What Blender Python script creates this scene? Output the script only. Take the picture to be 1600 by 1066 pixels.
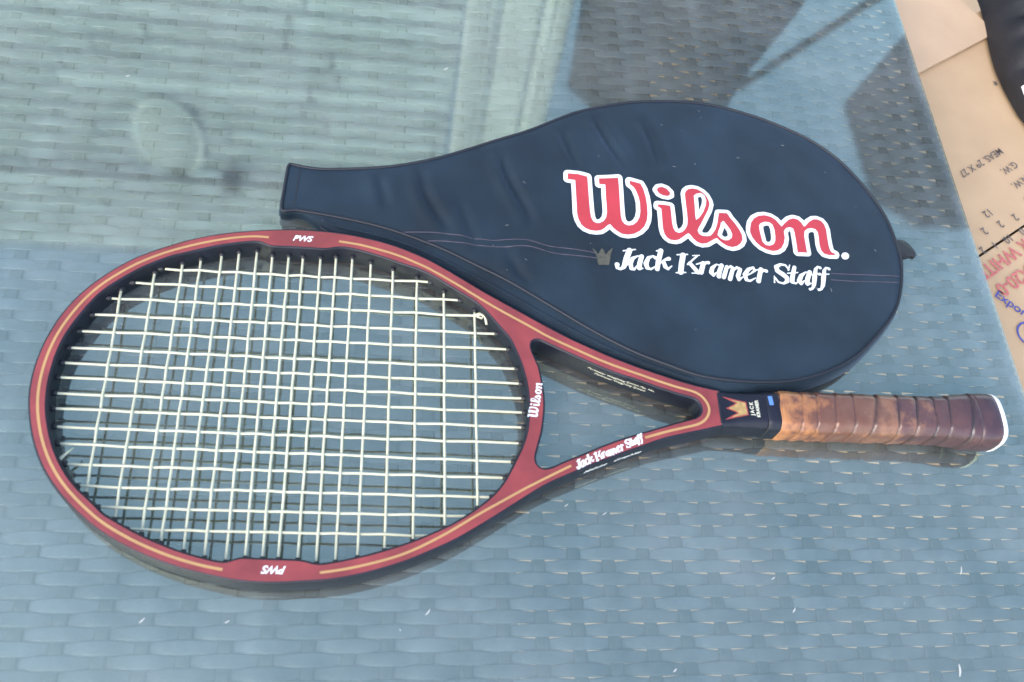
import bpy, bmesh, math, random
import numpy as np
from mathutils import Vector, Matrix
from mathutils.geometry import delaunay_2d_cdt

for o in list(bpy.data.objects):
    bpy.data.objects.remove(o, do_unlink=True)
scene = bpy.context.scene
C = scene.collection
random.seed(7)

# ------------------------------------------------------------------ camera
cam_d = bpy.data.cameras.new('camera')
cam = bpy.data.objects.new('camera', cam_d)
C.objects.link(cam)
scene.camera = cam
_r = Vector((0.98728883, -0.0389241, 0.15409634))
_u = Vector((-0.03918133, 0.88001768, 0.47332199))
_f = Vector((0.15403114, 0.47334321, -0.86730653))
M = Matrix((_r, _u, -_f)).transposed().to_4x4()
M.translation = Vector((0, 0, 0.5942137))
cam.matrix_world = M
cam_d.sensor_width = 36.0
cam_d.sensor_fit = 'HORIZONTAL'
cam_d.lens = 36.0 * 1459.693 / 1600.0
cam_d.clip_start = 0.02
cam_d.clip_end = 500
cam_d.dof.use_dof = True
cam_d.dof.focus_distance = 0.78
cam_d.dof.aperture_fstop = 9.0
scene.render.resolution_x = 1024
scene.render.resolution_y = 682

# ------------------------------------------------------------------ daylight
SUN_EL, SUN_AZ = 42.0, 222.0          # degrees; azimuth from +y towards +x
world = bpy.data.worlds.new('World')
scene.world = world
world.use_nodes = True
wn = world.node_tree
bg = wn.nodes['Background']
sky = wn.nodes.new('ShaderNodeTexSky')
sky.sky_type = 'NISHITA'
sky.sun_disc = False
sky.sun_elevation = math.radians(SUN_EL)
sky.sun_rotation = math.radians(SUN_AZ)
sky.air_density = 1.0
sky.dust_density = 1.5
sky.ozone_density = 0.0
wn.links.new(sky.outputs[0], bg.inputs[0])
bg.inputs[1].default_value = 0.15
sun_d = bpy.data.lights.new('sun', 'SUN')
sun_d.energy = 0.5
sun_d.angle = math.radians(40)
sun_d.color = (1.0, 0.97, 0.93)
sun = bpy.data.objects.new('sun', sun_d)
C.objects.link(sun)
_d = Vector((math.sin(math.radians(SUN_AZ)) * math.cos(math.radians(SUN_EL)),
             math.cos(math.radians(SUN_AZ)) * math.cos(math.radians(SUN_EL)),
             math.sin(math.radians(SUN_EL))))
sun.rotation_euler = _d.to_track_quat('Z', 'Y').to_euler()
sun.location = _d * 5
vs = scene.view_settings
vs.view_transform = 'Standard'
vs.look = 'None'
vs.gamma = 1.0
vs.use_curve_mapping = False
vs.exposure = 2.05

DATA = {
'outer': [[458.09,15.37],[446.88,17.56],[434.83,20.38],[422.91,24.2],[410.99,28.02],[399.09,32.17],[388.95,36.02],[377.08,40.86],[365.23,46.39],[353.35,51.94],[341.49,58.53],[329.57,65.16],[320.61,70.58],[304.49,79.95],[292.4,87.02],[280.26,94.85],[268.05,102.73],[255.77,110.29],[246.52,115.16],[237.28,118.95],[234.92,120.23],[223.18,124.34],[211.48,127.4],[199.81,129.76],[188.21,131.4],[176.67,132.34],[165.23,132.58],[153.86,132.46],[140.39,131.27],[129.28,129.84],[118.27,128.14],[107.4,125.97],[96.69,123.14],[86.15,119.65],[75.81,115.51],[72.04,113.62],[61.49,108.3],[51.11,102.7],[41.19,95.12],[31.66,86.31],[24.78,78.81],[18.25,70.1],[13.33,61.94],[8.23,50.58],[5.22,41.34],[2.91,31.93],[1.35,21.99],[0.7,13.63],[0.63,5.41],[1.12,-2.68],[2.29,-10.65],[3.1,-13.06],[5.18,-21.2],[7.95,-30.02],[12.26,-40.26],[16.75,-48.79],[22.71,-57.94],[29.47,-66.21],[37.19,-74.37],[45.37,-81.7],[53.68,-88.08],[59.87,-92.45],[69.66,-98.01],[79.32,-102.98],[88.8,-106.95],[98.18,-110.36],[107.48,-113.3],[116.73,-115.77],[125.89,-117.55],[131.31,-119.0],[140.68,-120.5],[150.02,-121.38],[161.66,-121.77],[173.29,-121.21],[184.98,-120.31],[189.23,-120.37],[198.63,-119.1],[208.07,-117.33],[217.55,-115.06],[227.11,-112.27],[236.74,-109.22],[246.45,-105.39],[256.27,-100.75],[260.73,-99.01],[271.23,-93.79],[281.87,-87.4],[292.69,-80.65],[315.05,-66.01],[327.32,-57.85],[338.81,-52.08],[350.43,-46.81],[362.21,-41.47],[374.1,-36.66],[386.14,-31.79],[398.28,-27.48],[411.8,-21.74],[424.1,-18.56],[436.49,-15.66],[449.04,-12.42],[456.92,-10.57]],
'inner': [[310.88,50.52],[314.22,41.95],[316.96,34.77],[319.07,26.97],[320.58,19.87],[321.67,12.83],[321.94,9.7],[322.11,-1.14],[321.6,-10.07],[320.44,-18.9],[318.55,-25.9],[315.44,-33.72],[311.56,-41.45],[307.74,-49.08],[304.16,-55.61],[298.47,-63.17],[292.9,-68.66],[284.68,-75.25],[276.57,-80.92],[268.57,-85.71],[260.65,-89.63],[250.21,-94.35],[246.27,-96.08],[236.47,-99.74],[226.77,-102.86],[217.14,-105.71],[207.58,-108.04],[198.09,-110.1],[188.65,-111.76],[182.89,-110.99],[179.45,-109.41],[172.3,-109.0],[162.85,-108.9],[153.42,-108.61],[144.01,-108.13],[139.36,-108.27],[135.01,-110.98],[131.31,-111.01],[125.65,-110.11],[120.33,-108.72],[113.35,-106.92],[104.02,-104.19],[94.54,-100.53],[85.02,-96.61],[75.37,-91.98],[65.56,-86.61],[58.19,-82.63],[49.17,-74.13],[41.07,-67.48],[33.32,-59.23],[26.73,-50.08],[21.45,-40.78],[16.99,-30.53],[13.52,-20.09],[11.42,-11.93],[10.48,-5.0],[9.76,3.07],[9.76,11.96],[10.19,20.3],[11.2,28.78],[13.12,37.43],[15.79,45.51],[19.24,53.0],[22.72,60.59],[28.78,71.38],[35.59,79.13],[42.72,85.64],[52.48,93.78],[62.65,100.32],[73.11,105.92],[76.96,107.02],[84.67,110.03],[92.46,112.93],[102.98,116.38],[113.68,119.17],[124.55,121.31],[130.07,121.7],[133.5,120.9],[136.49,118.69],[139.9,118.04],[143.78,118.37],[152.73,118.64],[166.25,118.54],[174.74,118.36],[179.82,118.7],[182.6,119.8],[185.39,120.68],[191.67,120.77],[200.33,119.27],[211.93,116.23],[223.57,112.5],[235.21,108.43],[242.42,106.52],[249.76,103.38],[258.93,98.2],[268.07,91.97],[277.17,86.13],[286.23,80.31],[292.21,74.35],[298.13,67.05],[302.83,61.1]],
'throat': [[330.83,51.98],[337.94,48.47],[346.81,44.16],[358.62,38.67],[370.4,33.19],[382.19,28.39],[394.03,24.26],[392.33,25.23],[404.15,21.11],[415.97,16.98],[427.81,13.19],[436.76,10.93],[441.51,9.48],[443.91,6.64],[445.17,2.15],[444.75,-1.09],[442.79,-4.36],[439.44,-6.71],[431.28,-8.89],[418.76,-12.78],[406.35,-16.94],[397.16,-19.72],[392.98,-21.18],[380.83,-25.55],[368.78,-30.47],[356.85,-35.94],[345.09,-41.03],[336.34,-45.4],[331.75,-46.87],[328.36,-46.95],[325.62,-45.38],[323.74,-43.07],[323.02,-40.14],[323.47,-35.97],[325.11,-30.54],[327.11,-23.83],[328.81,-17.67],[330.65,-5.31],[331.3,3.7],[330.83,11.88],[329.93,20.13],[328.46,29.4],[324.06,41.08],[323.22,45.73],[323.57,48.78],[325.04,50.88],[327.5,51.89]],
'stripe2': [[186.29,124.87],[200.13,123.24],[211.75,120.55],[223.4,117.5],[235.07,113.41],[237.42,112.17],[249.68,106.79],[261.93,99.63],[274.12,92.15],[286.23,84.01],[298.27,76.26],[310.26,69.26],[323.29,61.9],[335.14,54.62],[347.01,48.75],[358.85,43.23],[370.66,37.72],[382.49,32.9],[394.36,28.76],[404.48,25.27],[416.33,21.13],[428.2,17.33],[438.99,14.8],[443.71,13.02],[447.45,8.59],[449.63,4.12],[449.85,0.25],[448.07,-4.31],[444.62,-8.25],[440.66,-10.61],[430.66,-13.15],[418.26,-16.37],[405.93,-20.19],[400.71,-21.9]],
'stripe3': [[348.01,-43.44],[333.17,-51.16],[316.05,-60.22],[309.39,-64.18],[298.27,-70.62],[287.32,-76.96],[276.53,-83.76],[265.91,-90.45],[255.44,-96.23],[246.34,-100.96],[236.61,-105.08],[226.95,-108.16],[217.36,-110.73],[207.84,-113.02],[198.37,-114.82],[188.95,-116.11]],
'ML': [[71.6,99.7],[50.8,87.3],[35.9,74.0],[25.8,60.3],[20.1,47.3],[16.4,34.3],[13.6,23.2],[13.3,12.4],[13.1,1.1],[14.0,-9.8],[17.6,-22.2],[21.6,-33.8],[27.5,-47.2],[39.2,-61.3],[53.9,-74.6],[75.2,-88.2]],
'MR': [[252.1,99.9],[274.6,85.8],[291.3,73.3],[299.5,59.4],[306.7,47.1],[314.0,31.8],[316.9,20.3],[317.9,9.0],[318.9,-1.8],[316.6,-12.9],[313.6,-24.7],[308.0,-38.1],[301.7,-49.6],[292.0,-63.1],[275.6,-76.2],[252.3,-89.4]],
'CT': [[40.8,78.1],[60.7,94.3],[78.3,102.5],[90.2,108.2],[104.1,113.2],[115.9,115.7],[128.3,118.2],[139.2,118.1],[150.9,118.0],[161.0,117.9],[173.5,117.9],[184.5,119.4],[196.3,117.7],[209.8,114.4],[225.9,109.6],[243.6,102.4],[263.4,92.8],[285.8,76.2]],
'CB': [[43.5,-63.7],[63.1,-79.9],[80.1,-88.1],[92.5,-95.7],[106.2,-100.9],[119.0,-104.3],[131.7,-106.5],[143.0,-105.2],[153.3,-105.6],[162.9,-105.5],[174.5,-106.1],[185.8,-107.7],[197.5,-107.6],[210.8,-104.5],[227.2,-100.0],[245.0,-92.4],[265.0,-82.7],[286.2,-66.3]],
'rk': {"x":-0.20979316596968378,"y":0.26636110055986467,"yaw":-0.010471975511965976,"slope":0.011194029850746268},
'seam': [[-54.4,461.4,13.0],[-43.1,459.4,13.1],[-19.6,461.4,13.5],[-1.4,463.4,14.0],[17.0,466.4,14.7],[35.5,471.3,15.5],[54.2,477.6,16.4],[77.0,487.5,17.5],[96.4,496.2,18.6],[121.1,506.4,19.9],[136.3,514.5,20.6],[151.7,523.4,21.4],[167.3,531.3,22.1],[188.2,537.7,22.9],[204.0,542.6,23.3],[229.7,546.8,23.9],[250.9,548.5,24.0],[272.3,549.1,24.0],[288.2,547.4,24.0],[303.8,543.6,24.0],[324.4,537.6,24.0],[344.6,528.9,24.0],[364.4,518.8,24.0],[356.5,523.4,24.0],[375.6,510.1,24.0],[389.1,497.0,24.0],[398.9,482.5,24.0],[407.2,466.9,24.0],[413.4,452.6,24.0],[417.7,439.5,24.0],[419.5,425.3,24.0],[419.8,411.8,24.0],[418.9,424.4,24.0],[420.4,411.5,24.0],[420.1,400.0,24.0],[418.5,389.6,24.0],[415.3,378.2,24.0],[410.8,365.8,24.0],[405.5,354.6,24.0],[396.6,343.4,24.0],[386.0,332.4,24.0],[373.3,320.4,24.0],[359.6,308.8,24.0],[341.2,299.0,24.0],[323.8,292.2,24.0],[307.1,287.8,24.0],[291.1,286.3,24.0],[275.5,286.1,24.0],[260.2,286.6,24.0],[245.1,288.2,24.0],[230.3,291.0,23.9],[218.8,296.2,23.7],[206.1,300.6,23.4],[189.2,307.9,22.9],[172.4,317.3,22.3],[155.7,327.8,21.6],[138.9,339.5,20.8],[126.1,348.3,20.1],[113.3,357.3,19.5],[98.4,367.1,18.7],[80.9,376.6,17.8],[63.3,386.7,16.8],[50.0,393.7,16.2],[36.6,399.2,15.5],[18.2,406.8,14.7],[0.3,412.0,14.1],[-17.6,416.0,13.6],[-35.4,419.0,13.2],[-56.2,421.8,13.0]],
'hem': [[-63.2,464.7,13.0],[-64.0,445.2,13.0],[-65.4,428.2,13.0],[-65.4,411.8,13.0],[-65.1,402.2,13.0]],
'hemS': [[-54.7,465.5,13.0],[-55.6,445.8,13.0],[-56.7,422.3,13.0]],
'creases': [[[4.3,455.6],[7.5,440.8],[11.4,427.4]],[[35.5,463.0],[40.3,437.8],[56.7,409.3]],[[98.9,483.4],[103.8,459.7],[115.0,434.5],[121.6,416.0]],[[150.8,509.6],[154.6,492.3],[160.5,471.8]],[[177.9,524.0],[187.8,499.2],[200.1,471.6]],[[218.8,523.5],[225.8,494.7],[227.7,476.3]],[[65.9,435.0],[72.0,414.3],[78.0,394.4]],[[101.2,390.1],[106.9,374.3],[117.1,362.0]]],
'pins': [[[21.4,404.9],[45.5,405.2],[63.5,402.8],[81.4,399.6],[90.4,398.3],[104.1,400.1],[117.8,400.7],[131.2,394.6],[153.8,392.1],[168.4,389.7]],[[40.2,397.7],[54.4,397.7],[72.3,395.5],[90.3,392.5],[103.8,393.6],[117.5,395.3],[126.5,391.8],[135.4,388.2],[153.4,386.7],[169.0,385.1]],[[355.3,381.1],[380.7,381.7],[415.3,383.2]],[[354.0,375.2],[379.2,375.3],[413.8,377.3]]],
'ccrown': [[165.8,394.47],[168.47,391.52],[170.16,388.54],[171.72,391.64],[173.57,394.38],[174.97,391.76],[175.97,388.38],[178.19,391.51],[182.1,395.1],[179.91,388.91],[177.76,379.38],[169.37,379.08],[168.74,386.97]],
'loop': [[429.5,427.4],[435.4,429.6],[441.5,428.2],[444.9,422.4],[444.8,414.1],[441.4,409.2],[438.9,412.0],[433.5,409.8],[429.9,410.2]],
'logo': [[[152.12,464.19],[159.81,463.8],[167.37,461.59],[167.32,453.05],[167.14,439.0],[167.02,427.95],[167.34,422.5],[168.57,418.93],[171.06,417.23],[173.71,417.35],[176.9,419.29],[179.5,423.04],[180.74,428.57],[180.93,435.02],[180.99,444.32],[181.51,454.71],[176.66,454.93],[176.71,460.16],[184.39,460.96],[192.27,461.78],[191.9,449.59],[191.33,435.54],[191.13,425.41],[191.61,420.88],[193.44,417.8],[196.35,416.4],[200.24,417.23],[203.6,420.12],[205.96,424.35],[207.33,429.93],[207.83,438.3],[207.26,443.88],[205.6,450.37],[203.98,453.59],[201.47,455.82],[201.41,459.16],[205.23,458.14],[209.8,456.8],[211.61,451.68],[212.75,444.2],[213.16,435.82],[212.72,428.4],[211.47,421.91],[208.94,416.32],[205.04,412.06],[200.17,409.12],[194.75,407.97],[190.28,408.65],[186.74,411.18],[184.0,414.2],[182.01,417.26],[179.61,415.8],[177.1,412.99],[173.89,410.62],[170.09,410.01],[165.64,410.55],[162.04,412.37],[159.28,415.4],[157.54,420.28],[156.81,425.7],[157.11,433.94],[157.5,447.88],[157.71,458.27],[151.77,458.94]],[[222.75,451.45],[224.46,453.94],[227.33,454.8],[230.73,453.42],[233.12,450.26],[233.01,447.41],[230.64,446.11],[227.14,446.53],[224.18,448.23]],[[222.13,437.3],[227.2,437.15],[231.83,436.53],[231.75,429.56],[231.55,420.36],[232.0,415.83],[233.16,412.73],[235.7,411.35],[238.51,412.16],[241.62,415.08],[243.9,419.33],[244.88,424.9],[245.32,434.2],[245.53,443.59],[245.72,449.28],[246.91,452.23],[249.19,454.32],[252.54,455.35],[256.5,454.9],[260.24,452.8],[263.01,449.68],[264.76,445.06],[265.02,441.3],[262.98,435.51],[259.22,428.71],[255.5,421.98],[252.47,417.19],[251.3,414.37],[252.04,411.25],[254.9,409.36],[258.83,409.45],[261.36,410.23],[263.68,412.66],[266.68,416.97],[269.25,423.58],[271.87,433.06],[275.11,433.29],[278.72,433.37],[280.45,429.02],[283.61,423.68],[285.94,418.31],[287.45,412.92],[287.1,408.34],[284.9,404.57],[281.75,402.11],[277.6,400.76],[273.8,401.59],[270.25,404.06],[267.89,406.6],[266.25,408.75],[262.8,406.71],[258.46,403.72],[257.1,402.85],[253.1,402.14],[249.78,403.44],[247.08,406.4],[245.21,409.88],[243.65,411.59],[241.8,410.56],[238.32,407.64],[234.91,405.18],[231.71,404.28],[228.31,404.79],[225.88,406.89],[224.38,410.4],[223.82,415.34],[224.17,423.56],[224.44,433.72],[221.91,435.42]],[[252.8,448.41],[255.09,450.49],[259.29,451.77],[262.2,449.61],[263.14,444.94],[262.05,440.13],[259.09,433.35],[255.09,427.48],[251.51,424.45],[251.51,429.07],[252.37,439.4]],[[271.82,423.76],[274.52,425.81],[276.86,421.35],[278.95,416.91],[279.59,412.38],[278.52,409.13],[275.4,406.83],[272.22,406.62],[269.29,408.05],[267.05,411.52],[268.4,415.26],[270.7,420.0]],[[295.79,419.92],[297.55,425.6],[300.72,430.02],[305.22,432.69],[310.24,433.53],[314.93,432.46],[318.54,429.9],[321.05,425.87],[322.58,423.18],[326.18,427.17],[330.11,430.73],[334.07,432.15],[337.59,431.27],[339.95,428.62],[341.59,424.52],[342.94,425.08],[347.13,429.6],[350.96,432.23],[354.35,432.67],[357.79,431.31],[359.61,428.13],[360.29,423.48],[359.52,415.98],[358.98,407.64],[359.24,403.08],[360.39,400.88],[362.86,399.85],[362.37,398.73],[357.06,398.57],[353.61,399.53],[351.82,402.6],[351.54,407.15],[352.46,415.5],[352.6,420.15],[351.1,422.85],[347.58,423.72],[344.12,422.83],[341.17,420.29],[340.07,415.58],[339.57,408.19],[339.05,399.51],[331.37,399.29],[332.15,409.53],[332.72,418.78],[332.21,422.46],[329.59,423.67],[326.11,422.5],[323.44,419.07],[323.04,412.59],[321.18,406.97],[318.38,402.7],[314.72,400.21],[310.61,399.49],[306.02,400.55],[301.68,402.97],[298.36,406.83],[296.0,411.67],[295.17,416.19]],[[303.43,423.23],[305.22,425.68],[309.15,427.36],[312.76,427.15],[315.21,424.99],[316.0,420.4],[315.63,413.92],[314.78,409.29],[312.98,405.98],[309.46,404.2],[305.94,404.61],[303.68,407.63],[303.44,413.09],[303.19,418.59]],[[374.78,398.79],[373.92,397.01],[372.36,395.65],[370.52,395.07],[368.89,395.43],[367.91,396.63],[367.83,398.35],[368.68,400.13],[370.23,401.5],[372.08,402.08],[373.72,401.72],[374.71,400.52]]],
'script': [[[194.88,393.34,4.28],[191.62,385.58,4.39],[190.19,380.99,4.22],[188.79,377.93,3.37],[186.15,375.95,1.96],[183.81,377.13,2.52],[183.94,379.99,3.79]],[[189.82,392.51,1.14],[199.37,394.31,1.15]],[[203.61,387.77,0.86],[200.72,388.41,1.14],[196.33,385.78,3.12],[194.23,381.15,3.53],[194.64,376.81,3.09],[196.61,375.84,1.68],[199.83,379.88,1.13]],[[203.79,388.24,3.57],[201.43,381.46,3.82],[200.64,377.06,3.24],[203.45,377.17,1.13]],[[214.41,387.37,3.15],[212.81,388.97,1.43],[208.92,387.1,2.86],[206.35,381.67,3.83],[206.91,377.78,3.25],[209.59,376.69,1.7],[213.49,379.36,0.99]],[[219.5,394.14,3.76],[216.38,384.42,3.86],[214.52,376.92,3.54]],[[216.0,393.73,1.15],[219.55,394.52,1.3]],[[217.09,382.02,1.0],[221.83,385.83,2.01],[224.72,386.74,3.45]],[[220.31,384.23,2.72],[221.18,379.35,3.42],[222.91,377.32,1.99],[226.3,380.21,0.86]],[[236.56,390.84,4.21],[234.12,382.29,4.17],[232.49,374.79,4.14]],[[231.73,390.72,1.16],[240.21,391.59,1.17]],[[228.99,374.31,1.14],[236.33,374.85,1.14]],[[247.67,390.58,1.46],[238.96,382.18,1.44]],[[244.11,390.67,0.88],[249.58,391.24,0.88]],[[240.91,383.28,3.18],[246.08,375.69,3.88]],[[241.26,374.51,0.86],[248.98,374.95,1.01]],[[251.77,384.23,3.64],[248.75,375.69,3.89]],[[246.06,382.82,1.16],[251.4,384.98,1.31]],[[251.28,381.76,1.02],[254.3,385.0,2.33],[255.77,384.94,2.92]],[[265.96,382.79,0.88],[262.05,383.78,1.17],[258.29,380.19,3.2],[257.05,376.32,3.62],[258.42,373.76,2.17],[261.25,376.57,1.01]],[[266.28,383.12,3.36],[263.74,377.48,3.63],[262.64,373.25,3.47]],[[270.39,382.07,3.07],[266.59,372.73,3.33]],[[268.92,379.16,0.87],[273.59,383.03,1.76],[275.2,381.21,3.07],[271.44,371.5,3.47]],[[275.11,378.92,0.88],[278.57,382.34,2.05],[281.02,380.65,3.08],[278.2,374.54,3.49],[278.47,371.23,2.47],[282.17,374.02,0.87]],[[283.19,374.45,1.02],[288.99,377.46,1.03],[292.93,380.6,2.06],[292.03,383.3,1.77],[287.71,381.2,2.94],[284.17,376.26,3.66],[284.64,371.74,2.91],[287.34,370.83,1.75],[292.6,373.87,0.88]],[[298.1,381.98,3.4],[294.37,371.09,3.65]],[[294.02,380.97,1.03],[297.65,382.18,1.18]],[[296.57,377.91,0.88],[300.46,381.35,2.07],[302.16,380.54,2.96]],[[320.98,382.82,1.34],[318.96,386.8,1.65],[314.9,387.33,2.24],[310.97,384.76,3.58],[311.4,381.09,3.86],[315.15,378.24,4.3],[318.02,375.19,3.85],[317.79,372.13,3.25],[314.4,369.81,1.76],[310.37,370.94,1.47],[308.47,374.79,1.33]],[[322.5,387.17,0.9],[320.34,382.01,1.04]],[[308.06,376.29,0.89],[307.22,370.54,1.17]],[[326.02,385.21,3.0],[323.01,377.17,3.57],[321.63,371.74,3.4],[324.09,370.21,1.48],[327.14,372.44,0.89]],[[319.37,379.41,1.04],[327.89,380.53,1.05]],[[337.39,380.79,0.9],[334.24,381.06,1.2],[330.01,377.58,3.28],[327.59,373.0,3.71],[328.58,370.31,2.52],[332.32,373.5,1.04]],[[337.76,381.27,3.45],[334.65,374.78,3.72],[333.82,370.61,3.41],[336.92,371.24,1.04]],[[347.06,385.71,2.72],[345.3,386.69,1.36],[343.01,383.75,2.87],[340.87,376.68,3.74],[339.18,370.46,3.27],[337.35,366.55,1.78],[335.13,365.82,2.36]],[[337.02,378.61,1.05],[346.11,380.45,1.05]],[[354.47,385.22,2.73],[352.24,386.33,1.37],[350.23,383.41,2.87],[348.11,376.33,3.75],[346.39,370.1,3.28],[344.43,366.34,1.78],[342.37,365.77,2.37]],[[344.77,379.06,1.05],[353.43,380.34,1.06]]],
'lint': [[58.6,587.7,4.5,0.6,0.55],[44.8,129.0,4.5,0.9,0.5],[-125.0,125.1,4.5,0.8,0.5],[287.8,129.0,4,0.9,0.45],[396.8,89.2,8,1.35,0.8],[417.1,155.6,6,1.2,0.4],[276.8,150.2,3,0.5,0.4],[137.8,199.5,3,0.6,0.35],[122.9,248.9,6,1.25,0.3],[164.0,194.0,4,0.6,0.3],[200.7,92.1,3,0.7,0.5],[-76.0,124.0,3,0.5,0.4],[-196.2,551.3,3,0.3,0.5],[368.1,133.2,0.9,0.6,0.22],[-213.2,280.1,1.1,1.2,0.22],[27.6,118.5,1.8,2.0,0.22],[11.1,577.3,1.5,1.7,0.22],[128.6,594.3,1.3,1.1,0.22]]
}

# ------------------------------------------------------------------ helpers
MM = 0.001

def empty(name, label, cat, loc=(0, 0, 0), group=None):
    o = bpy.data.objects.new(name, None)
    C.objects.link(o)
    o.location = loc
    o.empty_display_size = 0.02
    o['label'] = label
    o['category'] = cat
    if group:
        o['group'] = group
    return o

def link(name, me, mat, parent=None, smooth=True):
    o = bpy.data.objects.new(name, me)
    C.objects.link(o)
    if mat is not None and len(me.materials) == 0:
        me.materials.append(mat)
    if smooth:
        for p in me.polygons:
            p.use_smooth = True
    if parent is not None:
        o.parent = parent
    return o

def tag(o, label, cat, group=None, kind=None):
    o['label'] = label
    o['category'] = cat
    if group:
        o['group'] = group
    if kind:
        o['kind'] = kind
    return o

def mesh(name, verts, faces):
    me = bpy.data.meshes.new(name)
    me.from_pydata([tuple(v) for v in verts], [], [tuple(f) for f in faces])
    me.update()
    return me

def eval_mesh(ob, name):
    dg = bpy.context.evaluated_depsgraph_get()
    me = bpy.data.meshes.new_from_object(ob.evaluated_get(dg))
    me.name = name
    data = ob.data
    bpy.data.objects.remove(ob, do_unlink=True)
    bpy.data.curves.remove(data)
    return me

def resample(P, step, closed):
    P = np.asarray(P, float)
    if closed:
        P = np.vstack([P, P[:1]])
    seg = np.hypot(*(np.diff(P[:, :2], axis=0).T))
    s = np.r_[0, np.cumsum(seg)]
    n = max(4, int(round(s[-1] / step)))
    t = np.linspace(0, s[-1], n + 1)
    Q = np.c_[[np.interp(t, s, P[:, k]) for k in range(P.shape[1])]].T
    return Q[:-1] if closed else Q

def smooth_line(P, step, sigma, closed):
    Q = resample(P, step, closed)
    k = int(3 * sigma / step) + 1
    w = np.exp(-0.5 * (np.arange(-k, k + 1) * step / sigma) ** 2)
    w /= w.sum()
    if closed:
        X = np.vstack([Q[-k:], Q, Q[:k]])
    else:
        X = np.vstack([2 * Q[0] - Q[k:0:-1], Q, 2 * Q[-1] - Q[-2:-k - 2:-1]])
    R_ = np.c_[[np.convolve(X[:, c], w, mode='valid') for c in range(Q.shape[1])]].T
    return R_

def normals2d(P, closed):
    if closed:
        T = np.roll(P, -1, 0)[:, :2] - np.roll(P, 1, 0)[:, :2]
    else:
        T = np.gradient(P[:, :2], axis=0)
    T /= np.hypot(*T.T)[:, None] + 1e-12
    return np.c_[T[:, 1], -T[:, 0]]

def ribbon(P, width, z, closed=False):
    """flat strip; z is a number or a function of (x, y)"""
    N = normals2d(P, closed)
    n = len(P)
    v = []
    for i in range(n):
        for s in (-.5, .5):
            w = width[i] if hasattr(width, '__len__') else width
            x, y = P[i][:2] + N[i] * s * w
            v.append((x * MM, y * MM, (z(x, y) if callable(z) else z) * MM))
    f = []
    for i in range(n if closed else n - 1):
        a, b = 2 * i, 2 * ((i + 1) % n)
        f.append((a, b, b + 1, a + 1))
    me = mesh('strip', v, f)
    return fix_up(me)

def fix_up(me):
    bm = bmesh.new()
    bm.from_mesh(me)
    for f in bm.faces:
        f.normal_update()
    flip = [f for f in bm.faces if f.normal.z < 0]
    bmesh.ops.reverse_faces(bm, faces=flip)
    bm.to_mesh(me)
    bm.free()
    return me

def tube(path, r, seg=8, caps=True):
    """round tube through 3D points (mm)"""
    P = np.asarray(path, float)
    T = np.gradient(P, axis=0)
    T /= np.linalg.norm(T, axis=1)[:, None]
    v, f = [], []
    ref = np.array([0, 0, 1.0])
    for i in range(len(P)):
        a = np.cross(T[i], ref)
        if np.linalg.norm(a) < 1e-3:
            a = np.cross(T[i], [0, 1, 0])
        a /= np.linalg.norm(a)
        b = np.cross(a, T[i])
        rr = r[i] if hasattr(r, '__len__') else r
        for k in range(seg):
            t = 2 * math.pi * k / seg
            v.append((P[i] + rr * (math.cos(t) * a + math.sin(t) * b)) * MM)
    for i in range(len(P) - 1):
        for k in range(seg):
            a0 = i * seg + k
            a1 = i * seg + (k + 1) % seg
            f.append((a0, a0 + seg, a1 + seg, a1))
    if caps:
        f.append(tuple(range(seg)))
        f.append(tuple(reversed(range((len(P) - 1) * seg, len(P) * seg))))
    return mesh('tube', v, f)

def loft(rings, caps=True):
    n = len(rings[0])
    v = [tuple(np.asarray(q) * MM) for r in rings for q in r]
    f = []
    for i in range(len(rings) - 1):
        for k in range(n):
            a, b = i * n + k, i * n + (k + 1) % n
            f.append((a, b, b + n, a + n))
    if caps:
        f.append(tuple(reversed(range(n))))
        f.append(tuple(range((len(rings) - 1) * n, len(rings) * n)))
    return mesh('loft', v, f)

# --- flat shapes from distance fields (lettering and emblems)
def poly_sdf(X, Y, poly):
    d = np.full(X.shape, 1e9)
    ins = np.zeros(X.shape, bool)
    n = len(poly)
    for i in range(n):
        x1, y1 = poly[i]
        x2, y2 = poly[(i + 1) % n]
        ex, ey = x2 - x1, y2 - y1
        t = np.clip(((X - x1) * ex + (Y - y1) * ey) / (ex * ex + ey * ey + 1e-12), 0, 1)
        d = np.minimum(d, (X - x1 - t * ex) ** 2 + (Y - y1 - t * ey) ** 2)
        if y1 != y2:
            c = ((y1 > Y) != (y2 > Y)) & (X < ex * (Y - y1) / (y2 - y1) + x1)
            ins ^= c
    d = np.sqrt(d)
    return np.where(ins, -d, d)

def stroke_sdf(X, Y, strokes, fat=0.0):
    d = np.full(X.shape, 1e9)
    for st in strokes:
        for (x1, y1, w1), (x2, y2, w2) in zip(st[:-1], st[1:]):
            m = max(w1, w2) + 3
            sel = (X > min(x1, x2) - m) & (X < max(x1, x2) + m) & (Y > min(y1, y2) - m) & (Y < max(y1, y2) + m)
            xs, ys = X[sel], Y[sel]
            ex, ey = x2 - x1, y2 - y1
            t = np.clip(((xs - x1) * ex + (ys - y1) * ey) / (ex * ex + ey * ey + 1e-12), 0, 1)
            q = np.hypot(xs - x1 - t * ex, ys - y1 - t * ey) - (w1 + t * (w2 - w1)) / 2 - fat
            d[sel] = np.minimum(d[sel], q)
    return d

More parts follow.
